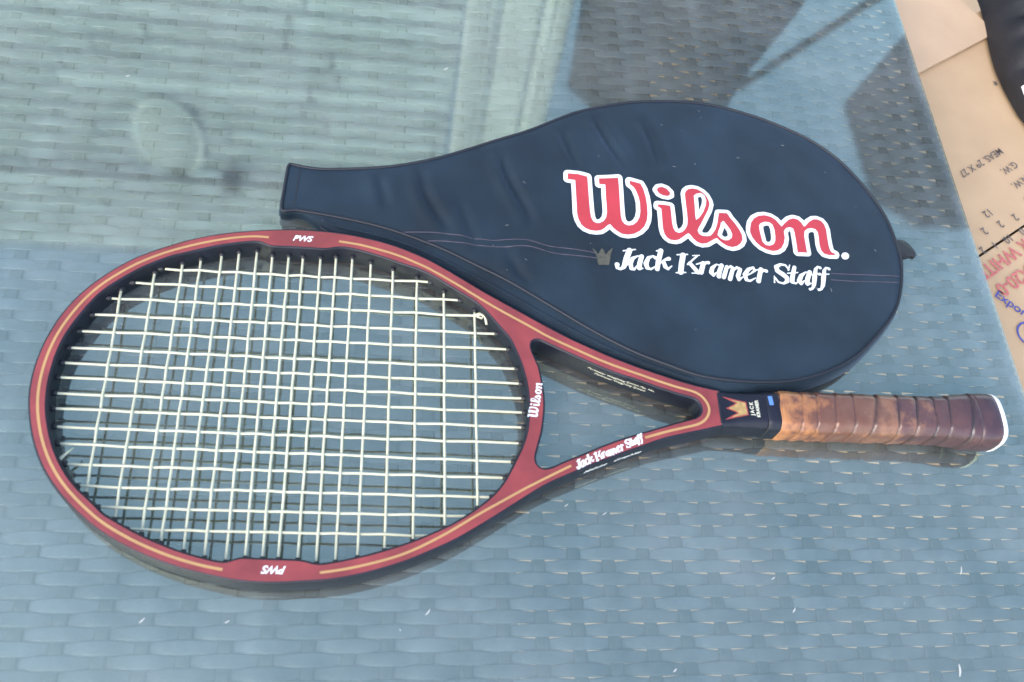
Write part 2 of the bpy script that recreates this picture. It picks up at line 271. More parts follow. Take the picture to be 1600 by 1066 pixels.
def march(xs, ys, D, place, run=6):
    """filled mesh of D < 0; place maps (x, y) to a 3D point in metres"""
    verts, faces, idx = [], [], {}
    def V(x, y):
        k = (round(x, 4), round(y, 4))
        if k not in idx:
            idx[k] = len(verts)
            verts.append(place(x, y))
        return idx[k]
    ins = D < 0
    c = ins[:-1, :-1].astype(int) + ins[1:, :-1] + ins[:-1, 1:] + ins[1:, 1:]
    for j in range(c.shape[1]):
        i = 0
        while i < c.shape[0]:
            k = c[i, j]
            if k == 4:
                e = i
                while e < c.shape[0] and c[e, j] == 4 and e - i < run:
                    e += 1
                faces.append((V(xs[i], ys[j]), V(xs[e], ys[j]), V(xs[e], ys[j + 1]), V(xs[i], ys[j + 1])))
                i = e
                continue
            if k:
                cn = [(i, j), (i + 1, j), (i + 1, j + 1), (i, j + 1)]
                pts = []
                for a in range(4):
                    p, q = cn[a], cn[(a + 1) % 4]
                    dp, dq = D[p], D[q]
                    if dp < 0:
                        pts.append((xs[p[0]], ys[p[1]]))
                    if (dp < 0) != (dq < 0):
                        t = dp / (dp - dq)
                        pts.append((xs[p[0]] + t * (xs[q[0]] - xs[p[0]]), ys[p[1]] + t * (ys[q[1]] - ys[p[1]])))
                ids = []
                for p in pts:
                    w = V(*p)
                    if w not in ids:
                        ids.append(w)
                if len(ids) > 2:
                    faces.append(tuple(ids))
            i += 1
    return fix_up(mesh('print', verts, faces))

def grid_for(x0, x1, y0, y1, h):
    xs = np.arange(x0, x1 + h, h)
    ys = np.arange(y0, y1 + h, h)
    X, Y = np.meshgrid(xs, ys, indexing='ij')
    return xs, ys, X, Y

def text_mesh(body, size, shear=0.0, align='CENTER', space=1.0):
    cu = bpy.data.curves.new('lettering', 'FONT')
    cu.body = body
    cu.size = size
    cu.shear = shear
    cu.align_x = align
    cu.align_y = 'CENTER'
    cu.space_character = space
    cu.resolution_u = 3
    ob = bpy.data.objects.new('lettering', cu)
    C.objects.link(ob)
    return eval_mesh(ob, 'lettering')

def bent_text(body, size_mm, place, shear=0.0, bold=0.0, space=1.0):
    """lettering whose points (mm, text space) are laid by place(u, v) -> metres"""
    cu = bpy.data.curves.new('lettering', 'FONT')
    cu.body = body
    cu.size = size_mm
    cu.shear = shear
    cu.offset = bold
    cu.align_x = 'CENTER'
    cu.align_y = 'CENTER'
    cu.space_character = space
    ob = bpy.data.objects.new('lettering', cu)
    C.objects.link(ob)
    me = eval_mesh(ob, 'lettering')
    for v in me.vertices:
        v.co = Vector(place(v.co.x, v.co.y))
    me.update()
    return me

# ------------------------------------------------------------------ materials
def nodes(mat):
    mat.use_nodes = True
    nt = mat.node_tree
    return nt, nt.nodes['Principled BSDF']

def pmat(name, col, rough=0.5, var=0.0, vscale=40.0, bump=0.0, bscale=400.0, spec=0.5, coat=0.0, sheen=0.0, col2=None, rvar=0.0):
    m = bpy.data.materials.new(name)
    nt, b = nodes(m)
    b.inputs['Base Color'].default_value = (*col, 1)
    b.inputs['Roughness'].default_value = rough
    b.inputs['Specular IOR Level'].default_value = spec
    b.inputs['Coat Weight'].default_value = coat
    b.inputs['Coat Roughness'].default_value = 0.15
    b.inputs['Sheen Weight'].default_value = sheen
    tc = nt.nodes.new('ShaderNodeTexCoord')
    if var > 0 or col2 or rvar > 0:
        n = nt.nodes.new('ShaderNodeTexNoise')
        n.inputs['Scale'].default_value = vscale
        n.inputs['Detail'].default_value = 6
        nt.links.new(tc.outputs['Object'], n.inputs['Vector'])
        r = nt.nodes.new('ShaderNodeValToRGB')
        r.color_ramp.elements[0].position = 0.32
        r.color_ramp.elements[1].position = 0.68
        c2 = col2 or col
        r.color_ramp.elements[0].color = (*[max(0, c * (1 - var)) for c in col], 1)
        r.color_ramp.elements[1].color = (*[min(1, c * (1 + var)) for c in c2], 1)
        nt.links.new(n.outputs['Fac'], r.inputs[0])
        nt.links.new(r.outputs[0], b.inputs['Base Color'])
        if rvar > 0:
            mr = nt.nodes.new('ShaderNodeMapRange')
            mr.inputs[3].default_value = rough - rvar
            mr.inputs[4].default_value = rough + rvar
            nt.links.new(n.outputs['Fac'], mr.inputs[0])
            nt.links.new(mr.outputs[0], b.inputs['Roughness'])
    if bump > 0:
        n2 = nt.nodes.new('ShaderNodeTexNoise')
        n2.inputs['Scale'].default_value = bscale
        n2.inputs['Detail'].default_value = 4
        nt.links.new(tc.outputs['Object'], n2.inputs['Vector'])
        bp = nt.nodes.new('ShaderNodeBump')
        bp.inputs['Strength'].default_value = bump
        bp.inputs['Distance'].default_value = 0.001
        nt.links.new(n2.outputs['Fac'], bp.inputs['Height'])
        nt.links.new(bp.outputs[0], b.inputs['Normal'])
    return m

MT = {}
MT['wicker'] = pmat('wicker plastic', (0.060, 0.067, 0.074), 0.40, var=0.45, vscale=38, bump=0.35, bscale=700, spec=0.5, rvar=0.08)  # base lightness includes the sky sheen on the cross strands
def vary(m, lo, hi):
    nt, b = nodes(m)
    src = b.inputs['Base Color'].links[0].from_socket
    oi = nt.nodes.new('ShaderNodeObjectInfo')
    mr = nt.nodes.new('ShaderNodeMapRange')
    mr.inputs[3].default_value = lo
    mr.inputs[4].default_value = hi
    nt.links.new(oi.outputs['Random'], mr.inputs[0])
    mx = nt.nodes.new('ShaderNodeMix')
    mx.data_type = 'RGBA'
    mx.blend_type = 'MULTIPLY'
    mx.inputs['Factor'].default_value = 1.0
    nt.links.new(src, mx.inputs['A'])
    nt.links.new(mr.outputs[0], mx.inputs['B'])
    nt.links.new(mx.outputs['Result'], b.inputs['Base Color'])
vary(MT['wicker'], 0.65, 1.2)
MT['wicker_dark'] = pmat('wicker plastic, dull', (0.020, 0.024, 0.026), 0.55, var=0.25, vscale=60)  # uprights darker: their lack of sky sheen is put into the colour
MT['red'] = pmat('red lacquer', (0.195, 0.029, 0.026), 0.36, var=0.2, vscale=45, bump=0.05, bscale=260, coat=0.3, rvar=0.1)
MT['black'] = pmat('black lacquer', (0.0079, 0.0087, 0.0150), 0.42, var=0.3, vscale=60, rvar=0.08, spec=0.3)
MT['rubber'] = pmat('black grommet plastic', (0.012, 0.012, 0.014), 0.55)
MT['gold'] = pmat('ochre stripe', (0.3634, 0.2054, 0.0790), 0.4, var=0.06)
MT['white'] = pmat('white print', (0.5688, 0.5846, 0.5767), 0.5, var=0.03, vscale=80)
MT['whitedull'] = pmat('worn white print', (0.4898, 0.4977, 0.4740), 0.5, var=0.12, vscale=300)
MT['cream'] = pmat('cream print', (0.4898, 0.4740, 0.3555), 0.5, var=0.1, vscale=300)
MT['logored'] = pmat('red print', (0.36, 0.028, 0.036), 0.5, var=0.05, vscale=60)
MT['string'] = pmat('cream gut string', (0.47, 0.46, 0.32), 0.4, var=0.08, vscale=120)
MT['grey'] = pmat('dull stitched thread', (0.055, 0.045, 0.060), 0.7, var=0.35, vscale=150)
MT['ccrown'] = pmat('faded gold print', (0.055, 0.053, 0.036), 0.6, var=0.3, vscale=300)
MT['lint'] = pmat('white lint', (0.3950, 0.3950, 0.3792), 0.8)
MT['ground'] = pmat('dark ground', (0.05, 0.05, 0.055), 0.9, var=0.15, vscale=6, bump=0.3, bscale=60)
MT['paper'] = pmat('white paper', (0.85, 0.85, 0.85), 0.8)
MT['inkblack'] = pmat('grey stencil ink', (0.1027, 0.0869, 0.0790), 0.9, var=0.3, vscale=300)
MT['inkred'] = pmat('red stencil ink', (0.3950, 0.1106, 0.1027), 0.9, var=0.2, vscale=300)
MT['inkblue'] = pmat('blue stencil ink', (0.0474, 0.0553, 0.2370), 0.9, var=0.2, vscale=300)
MT['bluetape'] = pmat('blue sticker', (0.0790, 0.1738, 0.3950), 0.4)
MT['capwhite'] = pmat('white plastic', (0.6320, 0.6241, 0.6004), 0.4, var=0.05, vscale=100)

def fabric_mat(name, col, rough, spec=0.4, sheen=0.1):
    m = bpy.data.materials.new(name)
    nt, b = nodes(m)
    tc = nt.nodes.new('ShaderNodeTexCoord')
    n = nt.nodes.new('ShaderNodeTexNoise')
    n.inputs['Scale'].default_value = 22
    n.inputs['Detail'].default_value = 7
    nt.links.new(tc.outputs['Object'], n.inputs['Vector'])
    r = nt.nodes.new('ShaderNodeValToRGB')
    r.color_ramp.elements[0].position = 0.3
    r.color_ramp.elements[1].position = 0.72
    r.color_ramp.elements[0].color = (*[c * 0.65 for c in col], 1)
    r.color_ramp.elements[1].color = (*[c * 1.4 for c in col], 1)
    nt.links.new(n.outputs['Fac'], r.inputs[0])
    nt.links.new(r.outputs[0], b.inputs['Base Color'])
    b.inputs['Roughness'].default_value = rough
    b.inputs['Sheen Weight'].default_value = sheen
    b.inputs['Specular IOR Level'].default_value = spec
    b.inputs['Sheen Roughness'].default_value = 0.4
    b.inputs['Sheen Tint'].default_value = (0.5, 0.7, 1, 1)
    bp = nt.nodes.new('ShaderNodeBump')
    bp.inputs['Strength'].default_value = 0.35
    bp.inputs['Distance'].default_value = 0.0006
    w1 = nt.nodes.new('ShaderNodeTexWave')
    w1.inputs['Scale'].default_value = 420
    w2 = nt.nodes.new('ShaderNodeTexWave')
    w2.bands_direction = 'Y'
    w2.inputs['Scale'].default_value = 420
    ad = nt.nodes.new('ShaderNodeMath')
    ad.operation = 'ADD'
    for w in (w1, w2):
        nt.links.new(tc.outputs['Object'], w.inputs['Vector'])
    nt.links.new(w1.outputs['Fac'], ad.inputs[0])
    nt.links.new(w2.outputs['Fac'], ad.inputs[1])
    nt.links.new(ad.outputs[0], bp.inputs['Height'])
    nt.links.new(bp.outputs[0], b.inputs['Normal'])
    return m

MT['fabric'] = fabric_mat('navy black nylon', (0.0075, 0.0165, 0.0255), 0.6, 0.2, 0.2)
MT['piping'] = pmat('black piping', (0.005, 0.007, 0.012), 0.6)
MT['bag'] = fabric_mat('black fabric', (0.010, 0.010, 0.013), 0.5, 0.4, 0.0)

def leather():
    m = bpy.data.materials.new('worn brown leather')
    nt, b = nodes(m)
    tc = nt.nodes.new('ShaderNodeTexCoord')
    sx = nt.nodes.new('ShaderNodeSeparateXYZ')
    nt.links.new(tc.outputs['Object'], sx.inputs[0])
    mr = nt.nodes.new('ShaderNodeMapRange')
    mr.inputs[1].default_value = 0.498
    mr.inputs[2].default_value = 0.670
    nt.links.new(sx.outputs['X'], mr.inputs[0])
    n = nt.nodes.new('ShaderNodeTexNoise')
    n.inputs['Scale'].default_value = 80
    n.inputs['Detail'].default_value = 9
    n.inputs['Roughness'].default_value = 0.62
    nt.links.new(tc.outputs['Object'], n.inputs['Vector'])
    ad = nt.nodes.new('ShaderNodeMath')
    ad.operation = 'MULTIPLY_ADD'
    ad.inputs[1].default_value = 0.95
    nt.links.new(n.outputs['Fac'], ad.inputs[0])
    sb = nt.nodes.new('ShaderNodeMath')
    sb.operation = 'SUBTRACT'
    sb.inputs[1].default_value = 0.46
    nt.links.new(mr.outputs[0], sb.inputs[0])
    nt.links.new(sb.outputs[0], ad.inputs[2])
    r = nt.nodes.new('ShaderNodeValToRGB')
    e = r.color_ramp.elements
    e[0].position = 0.0
    e[0].color = (0.33, 0.14, 0.05, 1)
    e[1].position = 1.0
    e[1].color = (0.042, 0.022, 0.026, 1)
    for p, c in ((0.12, (0.23, 0.095, 0.04)), (0.22, (0.11, 0.045, 0.027)), (0.42, (0.13, 0.062, 0.038)), (0.52, (0.19, 0.09, 0.05)), (0.64, (0.085, 0.040, 0.034))):
        q = e.new(p)
        q.color = (*c, 1)
    nt.links.new(ad.outputs[0], r.inputs[0])
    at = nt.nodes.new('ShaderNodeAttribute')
    at.attribute_name = 'seam_dark'  # darkens the leather along the winding seams
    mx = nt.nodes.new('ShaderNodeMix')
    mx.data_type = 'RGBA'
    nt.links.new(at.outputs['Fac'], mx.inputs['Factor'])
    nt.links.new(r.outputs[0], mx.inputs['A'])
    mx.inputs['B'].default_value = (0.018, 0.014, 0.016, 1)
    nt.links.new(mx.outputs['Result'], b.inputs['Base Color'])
    b.inputs['Roughness'].default_value = 0.3
    n2 = nt.nodes.new('ShaderNodeTexNoise')
    n2.inputs['Scale'].default_value = 700
    nt.links.new(tc.outputs['Object'], n2.inputs['Vector'])
    bp = nt.nodes.new('ShaderNodeBump')
    bp.inputs['Strength'].default_value = 0.25
    bp.inputs['Distance'].default_value = 0.0006
    nt.links.new(n2.outputs['Fac'], bp.inputs['Height'])
    nt.links.new(bp.outputs[0], b.inputs['Normal'])
    return m

MT['leather'] = leather()

def cardboard():
    m = pmat('brown cardboard', (0.40, 0.275, 0.16), 0.85, var=0.07, vscale=18, bump=0.12, bscale=500)
    return m

MT['card'] = cardboard()

def glass_mat():
    m = bpy.data.materials.new('tabletop glass')
    m.use_nodes = True
    nt = m.node_tree
    nt.nodes.clear()
    out = nt.nodes.new('ShaderNodeOutputMaterial')
    tr = nt.nodes.new('ShaderNodeBsdfTransparent')
    tr.inputs[0].default_value = (0.90, 0.95, 0.945, 1)
    gl = nt.nodes.new('ShaderNodeBsdfGlossy')
    gl.inputs['Roughness'].default_value = 0.05
    gl.inputs['Color'].default_value = (0.84, 1.0, 0.755, 1)
    lw = nt.nodes.new('ShaderNodeLayerWeight')
    lw.inputs['Blend'].default_value = 0.5
    pw = nt.nodes.new('ShaderNodeMath')
    pw.operation = 'POWER'
    pw.inputs[1].default_value = 5
    nt.links.new(lw.outputs['Facing'], pw.inputs[0])
    ma = nt.nodes.new('ShaderNodeMath')
    ma.operation = 'MULTIPLY_ADD'
    ma.inputs[1].default_value = 0.88
    ma.inputs[2].default_value = GLASS_F0
    nt.links.new(pw.outputs[0], ma.inputs[0])
    mx = nt.nodes.new('ShaderNodeMixShader')
    nt.links.new(ma.outputs[0], mx.inputs[0])
    nt.links.new(tr.outputs[0], mx.inputs[1])
    nt.links.new(gl.outputs[0], mx.inputs[2])
    # thin film of dust, its pale colour also standing in for hazy light
    df = nt.nodes.new('ShaderNodeBsdfDiffuse')
    df.inputs[0].default_value = (0.55, 0.55, 0.52, 1)
    tc = nt.nodes.new('ShaderNodeTexCoord')
    n = nt.nodes.new('ShaderNodeTexNoise')
    n.inputs['Scale'].default_value = 9
    n.inputs['Detail'].default_value = 10
    n.inputs['Roughness'].default_value = 0.68
    nt.links.new(tc.outputs['Object'], n.inputs['Vector'])
    mr = nt.nodes.new('ShaderNodeMapRange')
    mr.inputs[1].default_value = 0.3
    mr.inputs[2].default_value = 0.8
    mr.inputs[3].default_value = 0.015
    mr.inputs[4].default_value = 0.15
    nt.links.new(n.outputs['Fac'], mr.inputs[0])
    m2 = nt.nodes.new('ShaderNodeMixShader')
    nt.links.new(mr.outputs[0], m2.inputs[0])
    nt.links.new(mx.outputs[0], m2.inputs[1])
    nt.links.new(df.outputs[0], m2.inputs[2])
    nt.links.new(m2.outputs[0], out.inputs[0])
    return m

GLASS_F0 = 0.25
MT['glass'] = glass_mat()

# ------------------------------------------------------------------ ground
g = mesh('ground', [(-6, -6, -0.46), (6, -6, -0.46), (6, 6, -0.46), (-6, 6, -0.46)], [(0, 1, 2, 3)])
go = link('ground', g, MT['ground'], None, False)
go['kind'] = 'structure'

# ------------------------------------------------------------------ wicker table
table = empty('wicker_table', 'dark woven wicker table under the glass sheet', 'table', (0, 0, -0.46))
TZ = 460.0                                # table parts are measured from the ground (mm)
WP, FP = 24.4, 8.3                        # spacing of upright and cross strands
X_A, X_B, Y_A, Y_B = -400.0, 517.0, 20.0, 860.0
WX0 = 216.0                               # an upright strand passes here
FY0 = 186.4
def strand(L0, L1, width, thick, amp, phase, pitch, along, nrib, segs, lenspinch):
    xs = np.arange(L0, L1 + 0.01, pitch / segs)
    v, f = [], []
    prof = []
    m = nrib * 2 + 1
    for k in range(m):
        t = -1 + 2 * k / (m - 1)
        prof.append((t * width / 2, thick * (0.5 - 0.45 * t * t) + (0.40 if k % 2 else -0.28) * (1 if nrib > 1 else 0)))
    low = [(width / 2 * 0.9, -thick * 0.5), (-width / 2 * 0.9, -thick * 0.5)]
    ring = prof + low
    n = len(ring)
    for x in xs:
        c = math.cos(math.pi * (x - phase) / pitch)
        z = amp * (math.copysign(abs(c) ** 0.75, c))
        s = 1.0 + lenspinch * c
        if along == 'x':
            s *= 1.0 + 0.055 * max(0.0, min(1.0, (150.0 - x) / 250.0))
        for (w, h) in ring:
            if along == 'x':
                v.append((x * MM, w * s * MM, (z + h) * MM))
            else:
                v.append((w * s * MM, x * MM, (z + h) * MM))
    for i in range(len(xs) - 1):
        for k in range(n):
            a, b = i * n + k, i * n + (k + 1) % n
            f.append((a, b, b + n, a + n) if along != 'x' else (a, a + n, b + n, b))
    me = mesh('strand', v, f)
    me.materials.append(MT['wicker' if along == 'x' else 'wicker_dark'])
    for p_ in me.polygons:
        p_.use_smooth = True
    return me

WZ = -12.5
wm = [strand(X_A, X_B, 8.15, 1.3, 1.5, WX0 + (WP if k else 0), WP, 'x', 4, 8, 0.11) for k in (0, 1)]
um = [strand(Y_A, Y_B, 9.0, 1.4, 0.7, FY0 + (0 if k else FP), FP, 'y', 3, 6, 0.0) for k in (0, 1)]
j0 = int(math.floor((Y_A - FY0) / FP)) + 1
for j in range(j0, int((Y_B - FY0) / FP)):
    y = FY0 + j * FP
    if abs(y - 457) < FP * 0.55 and True:
        gap = 1.4
    else:
        gap = 0
    o = bpy.data.objects.new('cross_strand', wm[j % 2])
    C.objects.link(o)
    o.parent = table
    sgn = 1 if y > 457 else -1
    shift = 0.0
    o.location = (random.uniform(-0.6, 0.6) * MM, (y + shift + random.uniform(-0.25, 0.25)) * MM, (TZ + WZ + random.uniform(-0.15, 0.15)) * MM)
    o.rotation_euler = (random.uniform(-0.05, 0.05), 0, random.uniform(-0.0006, 0.0006))
i0 = int(math.floor((X_A - WX0) / WP)) + 1
for i in range(i0, int((X_B - WX0) / WP) + 1):
    x = WX0 + i * WP
    o = bpy.data.objects.new('upright_strand', um[i % 2])
    C.objects.link(o)
    o.parent = table
    o.location = ((x + random.uniform(-0.5, 0.5)) * MM, 0, (TZ + WZ) * MM)
    o.rotation_euler = (0, 0, random.uniform(-0.0008, 0.0008))
# wrapped edge of the table top and its legs
def wrapped_rail(p0, p1, r):
    p0, p1 = np.array(p0, float), np.array(p1, float)
    L_ = np.linalg.norm(p1 - p0)
    n = int(L_ / 2.5)
    pts = [p0 + (p1 - p0) * i / n for i in range(n + 1)]
    rr = [r + (0.5 if i % 3 else -0.5) for i in range(n + 1)]
    return tube(pts, rr, 10)
for a, b in (((X_B, Y_A, TZ - 18), (X_B, Y_B, TZ - 18)), ((X_A, Y_A, TZ - 18), (X_A, Y_B, TZ - 18)),
             ((X_A, Y_A, TZ - 18), (X_B, Y_A, TZ - 18)), ((X_A, Y_B, TZ - 18), (X_B, Y_B, TZ - 18))):
    link('edge_rail', wrapped_rail(a, b, 6.5), MT['wicker'], table)
link('darkening_bar', wrapped_rail((X_A, 457.0, TZ - 21), (X_B, 457.0, TZ - 21), 5), MT['piping'], table)  # unseen bar added to darken a line across the weave
for x in (X_A + 12, X_B - 12):
    for y in (Y_A + 12, Y_B - 12):
        link('leg', wrapped_rail((x, y, 1), (x, y, TZ - 24), 14), MT['wicker'], table)

# glass sheet (6 mm) lying on the wicker
GX0, GX1, GY0, GY1 = -415.0, 513.0, 5.0, 875.0
def slab(x0, x1, y0, y1, z0, z1, bev):
    bm = bmesh.new()
    bmesh.ops.create_cube(bm, size=1)
    for v in bm.verts:
        v.co = Vector(((x0 + x1) / 2 + v.co.x * (x1 - x0), (y0 + y1) / 2 + v.co.y * (y1 - y0), (z0 + z1) / 2 + v.co.z * (z1 - z0))) * MM
    bmesh.ops.bevel(bm, geom=list(bm.edges), offset=bev * MM, segments=2, affect='EDGES')
    me = bpy.data.meshes.new('slab')
    bm.to_mesh(me)
    bm.free()
    return me
gs = link('glass_sheet', slab(GX0, GX1, GY0, GY1, -6.0, -0.05, 1.0), MT['glass'], None, False)
bot_m = bpy.data.materials.new('glass underside')
bot_m.use_nodes = True
bn = bot_m.node_tree
bn.nodes.clear()
bo = bn.nodes.new('ShaderNodeOutputMaterial')
bt_ = bn.nodes.new('ShaderNodeBsdfTransparent')
bt_.inputs[0].default_value = (0.92, 0.97, 0.96, 1)
bn.links.new(bt_.outputs[0], bo.inputs[0])
gs.data.materials.append(bot_m)
for p_ in gs.data.polygons:
    if p_.normal.z < -0.5:
        p_.material_index = 1
tag(gs, 'clear glass sheet covering the wicker table top and mirroring the sky', 'glass top')

# ------------------------------------------------------------------ racket
rk = DATA['rk']
racket = empty('tennis_racket', 'red and black tennis racket with cream strings and brown leather grip', 'tennis racket',
               (rk['x'], rk['y'], 0.0097))
racket.rotation_euler = (0, -math.atan(rk['slope']), rk['yaw'])
HT = 9.5
outer = smooth_line(DATA['outer'], 2.0, 5.0, False)
inner = smooth_line(DATA['inner'], 1.5, 2.6, True)
throat = smooth_line(DATA['throat'], 1.2, 1.8, True)
cu = bpy.data.curves.new('frame', 'CURVE')
cu.dimensions = '2D'
cu.fill_mode = 'BOTH'
for P in (outer, inner, throat):
    sp = cu.splines.new('POLY')
    sp.points.add(len(P) - 1)
    for q, pt in zip(P, sp.points):
        pt.co = (q[0] * MM, q[1] * MM, 0, 1)
    sp.use_cyclic_u = True
cu.bevel_depth = 1.5 * MM
cu.bevel_resolution = 3
cu.extrude = (HT - 1.5) * MM
ob = bpy.data.objects.new('frame', cu)
C.objects.link(ob)
fm = eval_mesh(ob, 'frame')
fm.materials.clear()
fm.materials.append(MT['black'])
fm.materials.append(MT['red'])
for p in fm.polygons:
    top = all(fm.vertices[i].co.z > (HT - 0.05) * MM for i in p.vertices)
    bot = all(fm.vertices[i].co.z < -(HT - 0.05) * MM for i in p.vertices)
    p.material_index = 1 if (top or bot) else 0
    p.use_smooth = not (top or bot)
frame = link('frame', fm, None, racket, False)

# ochre pinstripes on the red face
def between(outer_, inner_, frac=0.5):
    out = []
    for q in inner_:
        d = np.hypot(outer_[:, 0] - q[0], outer_[:, 1] - q[1])
        k = int(np.argmin(d))
        out.append(q + (outer_[k] - q) * frac)
    return np.array(out)
tip_in = np.array([q for q in inner])
k0 = int(np.argmin(np.hypot(tip_in[:, 0] - 8, tip_in[:, 1] - 0)))
tip_in = np.roll(tip_in, -k0, axis=0)
up = [q for q in tip_in[:len(tip_in) // 2]]
half_a, half_b = [], []
for q in tip_in:
    if q[0] > 138:
        break
    half_a.append(q)
for q in tip_in[::-1]:
    if q[0] > 134:
        break
    half_b.append(q)
path = np.array(half_b[::-1] + half_a)
st1 = smooth_line(between(outer, path), 2.0, 6.0, False)
ST_Z = HT + 0.12
link('pinstripe', ribbon(st1, 1.75, ST_Z), MT['gold'], racket)
link('pinstripe', ribbon(smooth_line(DATA['stripe2'], 2.0, 3.0, False), 1.8, ST_Z), MT['gold'], racket)
link('pinstripe', ribbon(smooth_line(DATA['stripe3'], 2.0, 4.0, False), 1.6, ST_Z), MT['gold'], racket)

# strings: 16 mains along the handle, 18 crosses, woven over and under
mains = [(np.array(a), np.array(b)) for a, b in zip(DATA['ML'], DATA['MR'])]
crosses = [(np.array(a), np.array(b)) for a, b in zip(DATA['CB'], DATA['CT'])]
def cross_pt(A, B, P, Q):
    r, s = B - A, Q - P
    den = r[0] * s[1] - r[1] * s[0]
    t = ((P[0] - A[0]) * s[1] - (P[1] - A[1]) * s[0]) / den
    u = ((P[0] - A[0]) * r[1] - (P[1] - A[1]) * r[0]) / den
    return t, u
def weave(a, b, others, par, ext, wig):
    A, B = a, b
    d = (B - A) / np.linalg.norm(B - A)
    A2, B2 = A - d * ext, B + d * ext
    hits = []
    for j, (P, Q) in enumerate(others):
        t, u = cross_pt(A2, B2, P, Q)
        if 0.005 < t < 0.995 and -0.02 < u < 1.02:
            hits.append((t, 0.62 if (j + par) % 2 else -0.62))
    hits.sort()
    n = 150
    ts = np.linspace(0, 1, n)
    kt = [0] + [h[0] for h in hits] + [1]
    kz = [0] + [h[1] for h in hits] + [0]
    zs = np.interp(ts, kt, kz)
    w = np.hanning(7)
    w /= w.sum()
    zs = np.convolve(np.pad(zs, 3, mode='edge'), w, mode='valid')
    N = np.array([-d[1], d[0]])
    kw = [0] + [wig * random.uniform(-1, 1) for _ in hits] + [0]
    ws = np.interp(ts, kt, kw)
    ws = np.convolve(np.pad(ws, 3, mode='edge'), w, mode='valid')
    return [(*(A2 + (B2 - A2) * t + N * wv), z) for t, z, wv in zip(ts, zs, ws)]
for i, (a, b) in enumerate(mains):
    link('main_string', tube(weave(a, b, crosses, i, 4.5, 0.22), 0.9, 8), MT['string'], racket)
for j, (a, b) in enumerate(crosses):
    link('cross_string', tube(weave(a, b, mains, j + 1, 4.5, 0.18), 0.9, 8), MT['string'], racket)
# grommets where each string enters the frame
rings = []
for s_, r_ in ((-3.0, 1.9), (1.0, 1.9), (2.2, 1.5), (2.2, 0.8)):
    rings.append([(s_, r_ * math.cos(t), r_ * math.sin(t)) for t in np.linspace(0, 2 * math.pi, 10, endpoint=False)])
gm = loft(rings)
gm.materials.append(MT['rubber'])
for A, B in [(a, b) for a, b in mains] + [(b, a) for a, b in mains] + [(a, b) for a, b in crosses] + [(b, a) for a, b in crosses]:
    d = (B - A) / np.linalg.norm(B - A)
    dist = np.hypot(inner[:, 0] - A[0], inner[:, 1] - A[1])
    k = int(np.argmin(dist))
    # where the string line meets the inner wall
    best, bt = None, 1e9
    for q0, q1 in zip(inner, np.roll(inner, -1, 0)):
        e = q1 - q0
        den = d[0] * e[1] - d[1] * e[0]
        if abs(den) < 1e-9:
            continue
        t = ((q0[0] - A[0]) * e[1] - (q0[1] - A[1]) * e[0]) / den
        u = ((q0[0] - A[0]) * d[1] - (q0[1] - A[1]) * d[0]) / den
        if 0 <= u <= 1 and abs(t) < abs(bt):
            bt, best = t, A + d * t
    if best is None:
        continue
    o = bpy.data.objects.new('grommet', gm)
    C.objects.link(o)
    o.parent = racket
    pos = best + d * 2.2
    o.location = (pos[0] * MM, pos[1] * MM, 0)
    o.rotation_euler = (0, 0, math.atan2(d[1], d[0]))
for p in gm.polygons:
    p.use_smooth = True
# tie-off knot and a loose string tail
link('string_knot', tube([(283.5, 73.2, 0.4), (287, 73.6, 1.6), (290, 74.6, 1.8), (291.8, 73.4, 1.0), (290.6, 71.4, 0.2), (287.6, 71.8, 1.8), (289.5, 73.4, 2.6),
                        (292.6, 72.4, 2.4), (293.6, 69.6, 1.6), (294.2, 66.0, 0.8)], [0.7, 0.9, 1.1, 1.1, 1.0, 1.1, 1.1, 1.0, 1.0, 0.9], 8), MT['string'], racket)
link('string_tail', tube([(21.5, -49, 0.2), (23, -46.5, 1.6), (25.5, -44.2, 2.4), (28.5, -40.5, 2.2), (31.5, -36.6, 1.4)], [1.5, 1.6, 1.2, 0.8, 0.4], 8), MT['string'], racket)

# collar, grip and butt cap
HY = 2.2
def octa(cx, hw, hh, tf, sf, per=6, passes=1):
    """eight-sided section: hw, hh half sizes; tf half width of top flat, sf half height of side flat"""
    c = [(hw, -sf), (hw, sf), (tf, hh), (-tf, hh), (-hw, sf), (-hw, -sf), (-tf, -hh), (tf, -hh)]
    pts = []
    for k in range(8):
        a, b = np.array(c[k]), np.array(c[(k + 1) % 8])
        for t in np.arange(per) / per:
            pts.append(a + (b - a) * t)
    P = np.array(pts)
    for _ in range(passes):
        P = (np.roll(P, 1, 0) + 2 * P + np.roll(P, -1, 0)) / 4
    return [(cx, HY + q[0], q[1]) for q in P]
def sizes(x):
    kx = [455, 468, 480, 490, 500, 660, 690]
    hw = np.interp(x, kx, [13.6, 13.2, 13.6, 14.2, 14.6, 15.2, 15.2])
    hh = np.interp(x, kx, [9.62, 10.6, 11.8, 12.6, 12.9, 13.4, 13.4])
    tf = np.interp(x, kx, [12.2, 10.9, 10.2, 10.0, 9.6, 9.8, 9.8])
    sf = np.interp(x, kx, [8.2, 7.6, 7.6, 7.6, 7.5, 7.8, 7.8])
    return hw, hh, tf, sf
col_r = [octa(x, *sizes(x)) for x in np.arange(456.6, 492.1, 1.6)]
collar = link('collar', loft(col_r), MT['black'], racket)
tape_r = [octa(x, *(np.array(sizes(x)) + e)) for x, e in ((491.0, 0.15), (491.6, 0.55), (495, 0.6), (500, 0.6), (505, 0.6))]
link('collar_tape', loft(tape_r), MT['black'], racket)
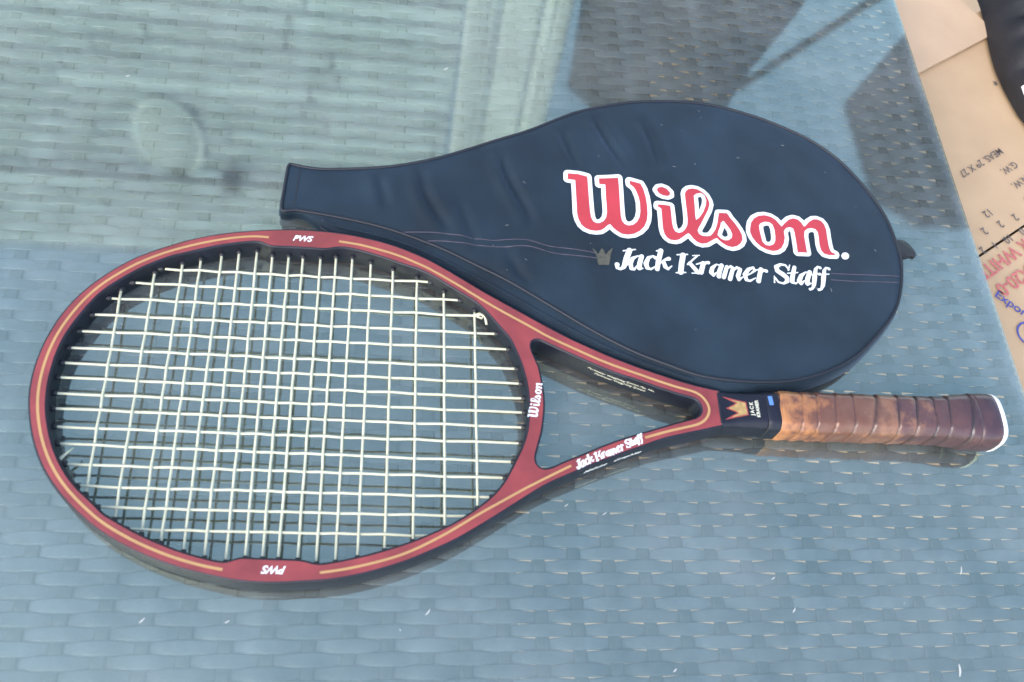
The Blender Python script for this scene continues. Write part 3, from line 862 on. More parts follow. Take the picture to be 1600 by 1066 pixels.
# leather strip wound in overlapping turns
rows = []
seam_dark = []
for x in np.arange(500.5, 652.01, 0.7):
    hw, hh, tf, sf = sizes(x)
    base = octa(x, hw, hh, tf, sf, passes=1 if x < 628 else int(1 + (x - 628) / 3))
    row = []
    n = len(base)
    fl = 0.0
    if x > 624:
        t = min(1, (x - 624) / 28)
        fl = 3.6 * t * t * (3 - 2 * t)
    for k, q in enumerate(base):
        ang = math.atan2(q[2], q[1] - HY)
        ph = (x / 14.8 + 0.16 * math.sin(x * 0.071) + 0.09 * math.sin(x * 0.19 + 1) + ang / (2 * math.pi) + 0.02 * math.sin(3 * ang + x * 0.1)) % 1.0
        lift = 1.15 + 0.75 * (1 - ph) - (0.75 if ph > 0.95 else 0) - (0.35 if ph < 0.05 else 0)
        lift += 0.12 * math.sin(x * 0.53 + ang * 3) + 0.1 * math.sin(x * 0.21 + 2)
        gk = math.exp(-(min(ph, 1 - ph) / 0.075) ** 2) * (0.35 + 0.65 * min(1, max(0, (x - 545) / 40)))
        seam_dark.append(gk * (0.75 + 0.25 * math.sin(ang * 5 + x)))
        if x < 502:
            lift *= 0.75
        dv = np.array([q[1] - HY, q[2]])
        dv = dv / np.linalg.norm(dv)
        row.append((x + 2.0 * math.sin(ang) * 0, q[1] + dv[0] * (lift + fl), q[2] + dv[1] * (lift + fl * 0.8)))
    rows.append(row)
gme = loft(rows)
ga = gme.attributes.new('seam_dark', 'FLOAT', 'POINT')
ga.data.foreach_set('value', np.array(seam_dark, np.float32))
grip = link('leather_grip', gme, MT['leather'], racket)
# seam edge of the winding
for i in range(0):
    pass
cap_r = []
for x, a in ((650.5, 4.9), (655, 5.3), (661, 5.6), (666, 5.5), (668.5, 5.0), (669.5, 3.8)):
    hw, hh, tf, sf = sizes(x)
    cap_r.append(octa(x, hw + a, hh + a * 0.72, tf + a * .5, sf + a * .4, passes=9))
link('butt_cap', loft(cap_r), MT['leather'], racket)
wr = []
for x, a in ((668.2, 5.0), (668.6, 5.5), (670.2, 5.3), (672.0, 4.2), (672.8, 2.8)):
    hw, hh, tf, sf = sizes(x)
    wr.append(octa(x, hw + a, hh + a * 0.72, tf + a * .5, sf + a * .4, passes=9))
link('cap_ring', loft(wr), MT['capwhite'], racket)

# emblem on the collar
def on_collar(x, y, dz=0.0):
    hh = float(sizes(x)[1])
    return (x * MM, y * MM, (hh + 0.12 + dz) * MM)
MT['emblem'] = pmat('worn gold emblem', (0.30, 0.20, 0.07), 0.45, var=0.25, vscale=250)
MT['emblem_red'] = pmat('worn red emblem edge', (0.24, 0.04, 0.035), 0.45)
crown = [(460.1, 11.0), (466.0, 7.6), (469.2, 6.0), (467.0, 4.6), (461.7, 2.0), (467.0, -0.2), (469.4, -1.6), (466.4, -3.0), (460.1, -6.6), (477.0, -3.2), (476.6, 6.6)]
xs, ys, X, Y = grid_for(457.5, 479, -9, 13, 0.3)
Dc = poly_sdf(X, Y, crown)
link('crown_outline', march(xs, ys, Dc - 0.1, lambda x, y: on_collar(x, y)), MT['emblem_red'], collar)
link('crown_emblem', march(xs, ys, Dc + 0.75, lambda x, y: on_collar(x, y, 0.1)), MT['emblem'], collar)
for dx, body, sz in ((480.2, 'JACK', 3.6), (484.2, 'KRAMER', 3.4)):
    me = bent_text(body, sz, lambda u, v, dx=dx: on_collar(dx - v, 1.6 + u), bold=0.12, space=1.0 if len(body) > 5 else 1.35)
    link('collar_lettering', fix_up(me), MT['cream'], collar, False)
bx = [octa(x, *(np.array(sizes(x)) + 0.75)) for x in (492.2, 494, 496.6)]
bf = ribbon(np.array([[494.6, 4.2], [494.4, 8], [494.2, 11.2]]), 3.2, lambda x, y: float(sizes(x)[1]) + 0.6 + 0.12)
link('blue_sticker', bf, MT['bluetape'], racket)

# lettering on the frame
FZ = HT + 0.14
def flat(cx, cy, ang, z=FZ):
    c, s = math.cos(ang), math.sin(ang)
    return lambda u, v: ((cx + u * c - v * s) * MM, (cy + u * s + v * c) * MM, z * MM)
me = bent_text('PWS', 6.6, flat(160.0, 125.2, math.radians(-1)), shear=0.35, bold=0.22, space=1.0)
link('pws_lettering', fix_up(me), MT['white'], racket, False)
me = bent_text('PWS', 6.6, flat(162.2, -114.4, math.radians(179)), shear=0.35, bold=0.22, space=1.0)
link('pws_lettering', fix_up(me), MT['white'], racket, False)

SC = DATA['script']
allp = np.array([(x, y) for s in SC for x, y, w in s])
sa = np.array(SC[6][1][:2])
p_start = np.array([allp[:, 0].min(), 0])
bx0, bx1 = allp[:, 0].min(), allp[:, 0].max()
fit_ = np.polyfit(allp[:, 0], allp[:, 1], 1)
sang = math.atan(fit_[0])
def script_local(x, y):
    mx = (bx0 + bx1) / 2
    my = np.polyval(fit_, mx)
    dx, dy = x - mx, y - my
    c, s = math.cos(-sang), math.sin(-sang)
    return dx * c - dy * s, dx * s + dy * c
slen = (bx1 - bx0) / math.cos(sang)
k_s = 53.0 / slen
st_small = [[(*(np.array(script_local(x, y)) * k_s), w * k_s) for x, y, w in s] for s in SC]
xs, ys, X, Y = grid_for(-29, 29, -7, 7, 0.14)
Ds = stroke_sdf(X, Y, st_small, fat=0.16)
link('name_lettering', march(xs, ys, Ds, flat(375.6, -32.6, math.atan2(21.6, 47.4))), MT['white'], racket, False)

LG = DATA['logo']
def logo_sdf(X, Y, tr=lambda p: p):
    W_, dot, ils, lh, sh, on_, oh, per = [tr(np.array(q)) for q in LG]
    A = poly_sdf(X, Y, W_)
    A = np.minimum(A, poly_sdf(X, Y, dot))
    A = np.minimum(A, np.maximum(np.maximum(poly_sdf(X, Y, ils), -poly_sdf(X, Y, lh)), -poly_sdf(X, Y, sh)))
    A = np.minimum(A, np.maximum(poly_sdf(X, Y, on_), -poly_sdf(X, Y, oh)))
    return A, poly_sdf(X, Y, per)
la = np.vstack([np.array(q) for q in LG[:7]])
lx0, lx1 = la[:, 0].min(), la[:, 0].max()
lfit = np.polyfit(la[:, 0], la[:, 1], 1)
lang = math.atan(lfit[0])
lmx = (lx0 + lx1) / 2
lmy = np.polyval(lfit, lmx)
ks = 26.5 / (lx1 - lx0)
def small_logo(P):
    d = P - [lmx, lmy]
    c, s = math.cos(-lang), math.sin(-lang)
    return np.c_[d[:, 0] * c - d[:, 1] * s, d[:, 0] * s + d[:, 1] * c] * ks
xs, ys, X, Y = grid_for(-14.5, 14.5, -6, 6, 0.15)
Dl, _p = logo_sdf(X, Y, small_logo)
link('maker_lettering', march(xs, ys, Dl - 0.18, flat(326.4, 3.6, math.radians(90 - 13) + math.radians(0))), MT['white'], racket, False)

# small print on the inner side of the upper arm and the outer side of the lower arm
def wall_text(body, size, path_pts, z_mid, side, mat, shear=0.3, bold=0.05):
    P = np.array(path_pts)
    s = np.r_[0, np.cumsum(np.hypot(*np.diff(P, axis=0).T))]
    N = normals2d(P, False)
    def pl(u, v):
        t = s[-1] / 2 + u
        x, y = np.interp(t, s, P[:, 0]), np.interp(t, s, P[:, 1])
        nx, ny = np.interp(t, s, N[:, 0]), np.interp(t, s, N[:, 1])
        return ((x + nx * side) * MM, (y + ny * side) * MM, (z_mid + v) * MM)
    return bent_text(body, size, pl, shear=shear, bold=bold)
arm = np.array([q for q in throat if 356 < q[0] < 425 and q[1] > 5])
arm = arm[np.argsort(arm[:, 0])]
for zz, body in ((3.6, 'Perimeter Weighting System Pat. No.'), (-0.2, 'Perimeter Weighting System')):
    me = wall_text(body, 3.3, arm, zz, 1.72, MT['cream'])
    link('arm_lettering', me, MT['cream'], racket, False)
low = np.array([q for q in outer if 345 < q[0] < 412 and q[1] < -10])
low = low[np.argsort(low[:, 0])]
me = wall_text('Midsize   Graphite', 6.0, low, 1.5, 1.72, MT['white'], bold=0.12)
link('arm_lettering', me, MT['white'], racket, False)

# ------------------------------------------------------------------ cover
cover = empty('racket_cover', 'navy black zipped racket cover with a large red and white script logo', 'racket cover', (0, 0, 0))
seam3 = np.array(DATA['seam'])
hemL = np.array(DATA['hem'])[:, :2]
hemS = np.array(DATA['hemS'])[:, :2]
def zs(x):
    t = min(1, max(0, (x + 60) / 310))
    t = t * t * (3 - 2 * t)
    return 13 + 11 * t
# remove back-steps of the outline
sl = [seam3[0, :2]]
for a in seam3[1:, :2]:
    if len(sl) > 1:
        d0 = sl[-1] - sl[-2]
        if np.dot(a - sl[-1], d0) < 0:
            continue
    sl.append(a)
seam = smooth_line(np.array(sl), 3.0, 7.0, False)
hem_edge = np.array([[-63.6, 463.5], [-64.6, 445], [-65.6, 428], [-65.6, 419.5]])
outl = np.vstack([seam, hem_edge[::-1]])
outl = smooth_line(outl, 3.0, 1.6, True)
area = 0.5 * np.sum(outl[:, 0] * np.roll(outl[:, 1], -1) - np.roll(outl[:, 0], -1) * outl[:, 1])
NO = normals2d(outl, True) * (1 if area > 0 else -1)
# racket footprint in plan, to keep the cover beside it
cyw, syw = math.cos(rk['yaw']), math.sin(rk['yaw'])
rfoot = np.c_[rk['x'] * 1000 + outer[:, 0] * cyw - outer[:, 1] * syw, rk['y'] * 1000 + outer[:, 0] * syw + outer[:, 1] * cyw]
def noise2(x, y):
    return (math.sin(x * 0.061 + 1.3 * math.sin(y * 0.043)) + math.sin(y * 0.083 + 0.7 + 1.1 * math.sin(x * 0.037)) + 0.5 * math.sin(x * 0.17 + y * 0.13)) / 2.5
creases = [smooth_line(np.array(c), 3.0, 8.0, False) for c in DATA['creases']]
cdepth = [2.2, 3.4, 3.8, 2.6, 3.2, 2.5, 1.9, 1.9]
def cover_z(x, y):
    d = np.min(np.hypot(outl[:, 0] - x, outl[:, 1] - y))
    z = zs(x) - 0.6 * math.exp(-(d / 2.2) ** 2) + 1.6 * (1 - math.exp(-d / 16.0)) + 0.7 * noise2(x, y) * (1 - math.exp(-d / 20))
    for c, dep in zip(creases, cdepth):
        q = np.hypot(c[:, 0] - x, c[:, 1] - y)
        k = int(np.argmin(q))
        e = math.sin(math.pi * min(1, max(0, (k + 0.5) / len(c)))) ** 0.6
        m = q[k]
        side = np.sign((x - c[k, 0]) + 0.3 * (y - c[k, 1]))
        z += e * dep * (-1.0 * math.exp(-(m / 3.2) ** 2) + 0.55 * math.exp(-((m - 7.5) / 5.0) ** 2))
    return z
pts = [Vector((a, b)) for a, b in outl]
nb = len(pts)
st = 3.2
gx = np.arange(outl[:, 0].min(), outl[:, 0].max(), st)
gy = np.arange(outl[:, 1].min(), outl[:, 1].max(), st)
GX, GY = np.meshgrid(gx, gy, indexing='ij')
GY = GY + (np.arange(len(gx)) % 2)[:, None] * st / 2
Dg = poly_sdf(GX, GY, [tuple(q) for q in outl])
for x, y, d in zip(GX.ravel(), GY.ravel(), Dg.ravel()):
    if d < -1.8:
        pts.append(Vector((x, y)))
res = delaunay_2d_cdt(pts, [(i, (i + 1) % nb) for i in range(nb)], [], 1, 1e-5)
tv = [(v.x * MM, v.y * MM, cover_z(v.x, v.y) * MM) for v in res[0]]
top = link('front_panel', fix_up(mesh('front_panel', tv, res[2])), MT['fabric'], cover)

# fast look-up of the panel height for what is printed on it
CX = np.arange(-70, 430, 2.0)
CY = np.arange(280, 556, 2.0)
CZ = np.array([[cover_z(a, b) for b in CY] for a in CX])
def cz(x, y):
    u = min(len(CX) - 1.001, max(0, (x - CX[0]) / 2.0))
    v = min(len(CY) - 1.001, max(0, (y - CY[0]) / 2.0))
    i, j = int(u), int(v)
    a, b = u - i, v - j
    return (CZ[i, j] * (1 - a) + CZ[i + 1, j] * a) * (1 - b) + (CZ[i, j + 1] * (1 - a) + CZ[i + 1, j + 1] * a) * b

# gusset wall and back panel
rings = []
prof = [(-0.4, -0.6), (1.8, -2.2), (3.4, -6.0), (4.2, -11.0), (4.4, -15.0), (3.6, -19.0), (1.5, -24.0)]
hfull = 24.0
cl = []
for i in range(len(outl)):
    dmin = np.min(np.hypot(rfoot[:, 0] - outl[i, 0], rfoot[:, 1] - outl[i, 1]))
    inside = poly_sdf(np.array([[outl[i, 0]]]), np.array([[outl[i, 1]]]), [tuple(q) for q in rfoot])[0, 0]
    cl.append(inside)
cl = np.array(cl)
print('cover to racket clearance mm: min', cl.min().round(1))
allow = np.clip((cl - 1.8) / 4.4, -1.5, 1.0)
allow = np.convolve(np.r_[allow[-8:], allow, allow[:8]], np.ones(17) / 17, mode='valid')
reach = np.array([(cl[i] - 2.3) if (NO[i, 1] < -0.25 and -50 < outl[i, 0] < 300 and 2.3 < cl[i] < 22) else 0.0 for i in range(len(outl))])
reach = np.convolve(np.r_[reach[-5:], reach, reach[:5]], np.ones(11) / 11, mode='valid')
print('reach', reach.max().round(1))
for (o_, h_) in prof:
    r = []
    for i in range(len(outl)):
        z0 = zs(outl[i, 0])
        hh = h_ / hfull * (z0 - 0.5)
        off = o_ * min(1, z0 / 20.0) * allow[i]
        if reach[i] > 0:
            off = max(off, min(1.0, o_ / 3.4) * reach[i]) if o_ > 0 else off
        r.append((outl[i, 0] + NO[i, 0] * off, outl[i, 1] + NO[i, 1] * off, z0 - 0.6 + hh + 0.6))
    rings.append(r)
link('side_gusset', loft(rings, caps=False), MT['fabric'], cover)
bv = [(q[0] * MM, q[1] * MM, 0.45 * MM) for q in rings[-1]]
link('back_panel', mesh('back_panel', bv, [tuple(range(len(bv)))]), MT['fabric'], cover, False)
pip = [(outl[i, 0] + NO[i, 0] * 0.6 * max(allow[i], 0), outl[i, 1] + NO[i, 1] * 0.6 * max(allow[i], 0), zs(outl[i, 0]) - 0.2) for i in range(len(outl))]
pip.append(pip[0])
link('piping', tube(pip, 1.15, 8, False), MT['piping'], cover)
# zip along the lower edge
low_i = [i for i in range(len(outl)) if NO[i, 1] < -0.3 and -36 < outl[i, 0] < 235]
low_i.sort(key=lambda i: outl[i, 0])
for ring_k, rad, nm, mt in ((1, 1.0, 'zip_tape', 'fabric'), (2, 1.1, 'zip_coil', 'piping'), (3, 1.0, 'zip_tape', 'fabric')):
    P_ = smooth_line(np.array([rings[ring_k][i] for i in low_i]), 3.0, 6.0, False)
    P_[:, 2] += 0.45
    link(nm, tube(P_, rad, 8), MT[mt], cover)
# hem of the open end
hs = np.array([[-55.0, 461.5], [-55.8, 445], [-56.8, 424.0]])
link('hem_stitching', ribbon(smooth_line(hs, 2, 4, False), 1.0, lambda x, y: cz(x, y) + 0.15), MT['piping'], cover)
# hanging loop at the round end
lp = smooth_line(np.array(DATA['loop']), 1.5, 2.0, True)
lpc = lp.mean(0)
lv = [(x * MM, y * MM, (10.5 + 2.5 * math.sin((x + y) * 0.12)) * MM) for x, y in lp]
nl = len(lv)
lv2 = [(v[0], v[1], v[2] - 0.0035) for v in lv]
lf = [tuple(range(nl)), tuple(reversed(range(nl, 2 * nl)))] + [(i, (i + 1) % nl, nl + (i + 1) % nl, nl + i) for i in range(nl)]
link('hanging_loop', mesh('hanging_loop', lv + lv2, lf), MT['bag'], cover, False)

# printing on the front panel
for k, pn in enumerate(DATA['pins']):
    P_ = smooth_line(np.array(pn), 2.0, 5.0, False)
    link('pinstripe', ribbon(P_, 0.75, lambda x, y: cz(x, y) + 0.22), MT['grey'], cover)
def on_cover(dz):
    return lambda x, y: (x * MM, y * MM, (cz(x, y) + dz) * MM)
cp = [tuple(q) for q in DATA['ccrown']]
ca = np.array(cp)
xs, ys, X, Y = grid_for(ca[:, 0].min() - 1, ca[:, 0].max() + 1, ca[:, 1].min() - 1, ca[:, 1].max() + 1, 0.5)
link('crown_print', march(xs, ys, poly_sdf(X, Y, cp), on_cover(0.25)), MT['ccrown'], cover)
xs, ys, X, Y = grid_for(lx0 - 8, np.array(LG[7])[:, 0].max() + 3, la[:, 1].min() - 8, la[:, 1].max() + 8, 0.42)
Dl, Dp = logo_sdf(X, Y)
white_d = np.minimum(Dl - 3.55, Dp)
link('logo_outline', march(xs, ys, white_d, on_cover(0.28)), MT['white'], cover)
link('logo_letters', march(xs, ys, Dl - 0.1, on_cover(0.45)), MT['logored'], cover)
xs, ys, X, Y = grid_for(allp[:, 0].min() - 5, allp[:, 0].max() + 5, allp[:, 1].min() - 5, allp[:, 1].max() + 5, 0.36)
link('name_print', march(xs, ys, stroke_sdf(X, Y, SC), on_cover(0.28)), MT['white'], cover)

# ------------------------------------------------------------------ small things on and under the glass
def lint_mesh(items):
    v, f = [], []
    for (x, y, L_, a, w) in items:
        c, s = math.cos(a), math.sin(a)
        b = len(v)
        for t in (-0.5, -0.17, 0.17, 0.5):
            ww = w * (1 - abs(t) * 1.4)
            bend = 0.25 * L_ * (t * t)
            for e in (-1, 1):
                for h in (0.05, 0.35):
                    v.append(((x + t * L_ * c - (bend + e * ww) * s) * MM, (y + t * L_ * s + (bend + e * ww) * c) * MM, h * MM))
        for i in range(3):
            a0 = b + i * 4
            f += [(a0, a0 + 4, a0 + 6, a0 + 2), (a0 + 1, a0 + 3, a0 + 7, a0 + 5), (a0, a0 + 1, a0 + 5, a0 + 4), (a0 + 2, a0 + 6, a0 + 7, a0 + 3)]
        f += [(b, b + 2, b + 3, b + 1), (b + 12, b + 13, b + 15, b + 14)]
    return mesh('lint', v, f)
lt = link('lint', lint_mesh(DATA['lint']), MT['lint'], None, False)
tag(lt, 'tiny white lint specks scattered on the glass', 'lint', kind='stuff')

crng = random.Random(5)
citems = []
while len(citems) < 30:
    x, y = crng.uniform(-40, 410), crng.uniform(295, 540)
    if poly_sdf(np.array([[x]]), np.array([[y]]), [tuple(q) for q in outl])[0, 0] < -6:
        citems.append((x, y, crng.uniform(0.9, 3.4), crng.uniform(0, 3.1), crng.uniform(0.09, 0.2)))
cl_me = lint_mesh(citems)
for v in cl_me.vertices:
    v.co.z += cz(v.co.x / MM, v.co.y / MM) * MM + 0.0001
lc = link('lint', cl_me, pmat('grey lint', (0.16, 0.17, 0.18), 0.9), cover, False)
lc['kind'] = 'stuff'

# carton standing beside the table
BA = math.radians(33)
bu = np.array([math.cos(BA), math.sin(BA)])
bw = np.array([-math.sin(BA), math.cos(BA)])
carton = empty('cardboard_carton', 'brown cardboard carton with upside-down stencilled shipping marks beside the table', 'carton', (0.61, 0.60, -0.46))
def in_carton(u, v, z):
    """u along the flap seams, v across them (mm, plan), z in mm above the ground"""
    q = bu * u + bw * v
    return ((q[0] - 610) * MM, (q[1] - 600) * MM, z * MM)
TOPZ = 360.0
U0, U1, V0, V1 = 690.0, 1060.0, -110.0, 480.0
def plate(u0, u1, v0, v1, z0, z1, skew=0.0):
    v = [in_carton(a, b + (skew * (a - u0) / (u1 - u0)), c) for c in (z0, z1) for a, b in ((u0, v0), (u1, v0), (u1, v1), (u0, v1))]
    return mesh('plate', v, [(3, 2, 1, 0), (4, 5, 6, 7), (0, 1, 5, 4), (1, 2, 6, 5), (2, 3, 7, 6), (3, 0, 4, 7)])
for (a0, a1, b0, b1) in ((U0, U0 + 4, V0, V1), (U1 - 4, U1, V0, V1), (U0 + 4, U1 - 4, V0, V0 + 4), (U0 + 4, U1 - 4, V1 - 4, V1)):
    link('side_panel', plate(a0, a1, b0, b1, 1, TOPZ - 8), MT['card'], carton, False)
def bent_flap(u0, u1, v0, v1, z, t, sag):
    nu, nv = 14, 14
    v, f = [], []
    for s in (0, 1):
        for i in range(nu + 1):
            for j in range(nv + 1):
                a, b = i / nu, j / nv
                zz = z + t * s + sag * (math.sin(math.pi * a) * 0.6 + 0.4 * math.sin(2.3 * b + 1))
                v.append(in_carton(u0 + (u1 - u0) * a, v0 + (v1 - v0) * b, zz))
    n = (nu + 1) * (nv + 1)
    for i in range(nu):
        for j in range(nv):
            a = i * (nv + 1) + j
            f.append((a, a + 1, a + nv + 2, a + nv + 1))
            f.append((n + a, n + a + nv + 1, n + a + nv + 2, n + a + 1))
    for i in range(nu):
        for j in (0, nv):
            a = i * (nv + 1) + j
            b = a + nv + 1
            f.append((a, b, n + b, n + a) if j == 0 else (a, n + a, n + b, b))
    for j in range(nv):
        for i in (0, nu):
            a = i * (nv + 1) + j
            b = a + 1
            f.append((a, n + a, n + b, b) if i == 0 else (a, b, n + b, n + a))
    return mesh('flap', v, f)
link('flap', bent_flap(U0, U1, 91.5, 330, TOPZ - 5, 3.5, 0.8), MT['card'], carton, False)
link('flap', bent_flap(U0, U1, V0, 89.0, TOPZ - 5, 3.5, 0.8), MT['card'], carton, False)
mcard2 = pmat('pinkish cardboard', (0.43, 0.30, 0.19), 0.85, var=0.06, vscale=18, bump=0.12, bscale=500)
link('flap', bent_flap(U0, U1 - 20, 293, V1, TOPZ + 1.5, 3.5, 1.5), mcard2, carton, False)
def stamp(body, px, py, size, mat, rot=180.0, bold=0.25, name='stencil_mark', space=1.0):
    a = BA + math.radians(rot)
    c, s = math.cos(a), math.sin(a)
    me = bent_text(body, size, lambda u, v: ((px + u * c - v * s - 610) * MM, (py + u * s + v * c - 600) * MM, (TOPZ + 0.9) * MM), bold=bold, space=space)
    link(name, fix_up(me), MT[mat], carton, False)
for body, px, py, sz in (('MEAS. 29 X 27', 637, 617, 11.5), ('G.W.', 668, 612, 11.5), ('N.W.', 675, 594, 11.5), ("Q'TY", 682, 575, 11.5),
                         ('12', 624, 550, 12), ('2', 613, 527, 12), ('2', 634, 537, 12), ('2', 654, 547, 12),
                         ('2', 604, 503, 12), ('1', 619, 510, 12), ('10', 637, 519, 12), ('0', 656, 529, 12)):
    stamp(body, px, py, sz, 'inkblack', bold=0.12)
stamp('R WHITE', 624, 494, 20, 'inkred', bold=0.35)
stamp('X20-0', 628, 469, 20, 'inkred', bold=0.35)
stamp('Export', 617, 440, 14, 'inkblue', rot=-75, bold=0.15)
stamp('*', 689, 737, 14, 'inkblack', bold=0.3)
rg = [(625 + 13 * math.cos(t), 408 + 13 * math.sin(t)) for t in np.linspace(0, 2 * math.pi, 30, endpoint=False)]
me = ribbon(np.array(rg), 2.0, 0.0, True)
for v in me.vertices:
    v.co = v.co + Vector((-0.610, -0.600, (TOPZ + 0.9) * MM))
link('printed_ring', me, MT['inkblue'], carton, False)
me = ribbon(np.array([[629.0, 418.0], [623.0, 411.0], [630.0, 402.0]]), 4.0, 0.0)
for v in me.vertices:
    v.co = v.co + Vector((-0.610, -0.600, (TOPZ + 1.3) * MM))
link('printed_star', me, MT['inkred'], carton, False)

# crumpled black cloth bag lying on the carton
bag = empty('cloth_bag', 'crumpled black cloth bag with white labels lying on the carton', 'bag', (0.80, 0.78, -0.46 + (TOPZ + 5) * MM))
nx, ny = 70, 90
v, f = [], []
def bagz(a, b):
    e = min(1, a * 16) * min(1, (1 - a) * 6) * min(1, b * 8) * min(1, (1 - b) * 8)
    h = 34 * e ** 0.5
    h += e * (13 * abs(math.sin(a * 15 + 7 * b + 2 * math.sin(b * 9))) + 9 * abs(math.sin(b * 24 - 8 * a + 1.5 * math.sin(a * 21))) + 4 * math.sin(b * 61 + a * 33))
    return max(0.3, h)
for i in range(nx + 1):
    for j in range(ny + 1):
        a, b = i / nx, j / ny
        left = 698 + 6 * math.sin(b * 9 + 1) + 22 * max(0, 0.22 - b) * 4 + 14 * max(0, b - 0.86) * 7
        x = left + (1010 - left) * a
        y = 610 + 330 * b
        v.append(((x - 800) * MM, (y - 780) * MM, bagz(a, b) * MM))
for i in range(nx):
    for j in range(ny):
        k = i * (ny + 1) + j
        f.append((k, k + ny + 1, k + ny + 2, k + 1))
nb_ = len(v)
rim = [i * (ny + 1) for i in range(nx + 1)] + [nx * (ny + 1) + j for j in range(1, ny + 1)] + [i * (ny + 1) + ny for i in range(nx - 1, -1, -1)] + [j for j in range(ny - 1, 0, -1)]
for k in rim:
    v.append((v[k][0], v[k][1], 0.0))
m_ = len(rim)
for q in range(m_):
    f.append((rim[q], nb_ + q, nb_ + (q + 1) % m_, rim[(q + 1) % m_]))
f.append(tuple(reversed(range(nb_, nb_ + m_))))
link('body', mesh('bag', v, f), MT['bag'], bag)
def bag_label(x, y, w, h, ang):
    vv, c, s = [], math.cos(ang), math.sin(ang)
    for z in (0, 1):
        for a, b in ((-w, -h), (w, -h), (w, h), (-w, h)):
            X_, Y_ = x + a * c - b * s, y + a * s + b * c
            bb = (Y_ - 610) / 330
            left = 698 + 6 * math.sin(bb * 9 + 1) + 22 * max(0, 0.22 - bb) * 4 + 14 * max(0, bb - 0.86) * 7
            aa = (X_ - left) / (1010 - left)
            vv.append(((X_ - 800) * MM, (Y_ - 780) * MM, (bagz(max(0.001, aa), bb) + 2.0 + z) * MM))
    return mesh('label', vv, [(3, 2, 1, 0), (4, 5, 6, 7), (0, 1, 5, 4), (1, 2, 6, 5), (2, 3, 7, 6), (3, 0, 4, 7)])
link('white_label', bag_label(703, 700, 3.5, 9, 0.1), MT['paper'], bag, False)
link('white_label', bag_label(735, 870, 9, 4, 0.5), MT['paper'], bag, False)

# flattened carton lying under the right half of the table
fc = empty('cardboard_sheet', 'flattened brown cardboard on the ground, glimpsed through the wicker at right', 'cardboard', (0.7, 0.7, -0.46))
def fplate(x0, x1, y0, y1, z0, z1):
    v = [(x, y, z) for z in (z0, z1) for x, y in ((x0, y0), (x1, y0), (x1, y1), (x0, y1))]
    return mesh('sheet', v, [(3, 2, 1, 0), (4, 5, 6, 7), (0, 1, 5, 4), (1, 2, 6, 5), (2, 3, 7, 6), (3, 0, 4, 7)])
link('panel', fplate(-0.52, 0.02, -0.62, 0.10, 0.001, 0.006), MT['card'], fc, False)
link('panel', fplate(0.023, 0.60, -0.62, 0.75, 0.001, 0.006), MT['card'], fc, False)

# sheet of paper on the ground, glimpsed through the weave
pv = [(0.700, 0.375, 0), (0.800, 0.368, 0), (0.815, 0.445, 0), (0.713, 0.452, 0)]
pme = mesh('paper', [(x, y, z) for z in (-0.4535, -0.4530) for x, y, _ in pv], [(3, 2, 1, 0), (4, 5, 6, 7), (0, 1, 5, 4), (1, 2, 6, 5), (2, 3, 7, 6), (3, 0, 4, 7)])
tag(link('paper_sheet', pme, MT['paper'], None, False), 'white paper on the ground glimpsed through the wicker below the grip end', 'paper')

# ------------------------------------------------------------------ things beyond the table that the glass mirrors
# dark coat hung over a stand
coat = empty('hanging_coat', 'dark coat on a stand, mirrored in the glass above the cover', 'coat', (0.62, 1.5, -0.46))
cv, cf = [], []
na, nh = 72, 40
for j in range(nh + 1):
    t = j / nh
    z = 0.45 + 1.10 * t
    w = 0.205 + 0.02 * math.sin(t * 5) + (0.03 if t < 0.35 else 0) - (max(0, t - 0.85) * 1.0)
    d = 0.09 - max(0, t - 0.85) * 0.3
    for i in range(na):
        a = 2 * math.pi * i / na
        k = 1 + 0.06 * math.sin(a * 9 + 3 * t) + 0.03 * math.sin(a * 17 + 9 * t)
        x = w * k * math.copysign(abs(math.cos(a)) ** 0.6, math.cos(a))
        cv.append((x + 0.012 * math.sin(14 * t) * (1 if x > 0 else 0.1), d * k * math.sin(a), z))
for j in range(nh):
    for i in range(na):
        a, b = j * na + i, j * na + (i + 1) % na
        cf.append((a, b, b + na, a + na))
cf.append(tuple(reversed(range(na))))
cf.append(tuple(range(nh * na, (nh + 1) * na)))
link('cloth', mesh('coat', cv, cf), MT['bag'], coat)
link('stand', tube([(0, 0, 2), (0, 0, 250), (0, 0, 460)], 16, 12), MT['piping'], coat)
# leaning dark pole
def P3(x, z, y=1500.0):
    return np.array([x, y, z])
pa, pb = np.array([842.0, 1500, 866]), np.array([1004.0, 1500, 627])
dirp = (pb - pa) / np.linalg.norm(pb - pa)
foot = pb + dirp * ((627 + 455) / -dirp[2])
head = pa - dirp * 40
pole = link('leaning_pole', tube([head, (head + foot) / 2, foot], [9, 9.5, 10], 12), MT['piping'], None)
tag(pole, 'thin dark pole leaning on the coat, mirrored in the glass', 'pole')
# white fluted post
rows = []
for z in np.linspace(-458, 1650, 8):
    r = []
    n = 480
    for i in range(n):
        a = 2 * math.pi * i / n
        X_ = 108 * math.copysign(abs(math.cos(a)) ** 0.35, math.cos(a))
        Y_ = 60 * math.copysign(abs(math.sin(a)) ** 0.35, math.sin(a))
        k = 1 - 0.30 * (0.5 + 0.5 * math.cos(a * 30)) ** 3
        r.append((290 + X_ * k + (z - 700) * 0.02, 1560 + Y_ * k, z))
    rows.append(r)
post = link('fluted_post', loft(rows), pmat('grey painted metal', (0.55, 0.62, 0.70), 0.6, var=0.15, vscale=9), None)
tag(post, 'white fluted post, mirrored in the glass left of the coat', 'post')
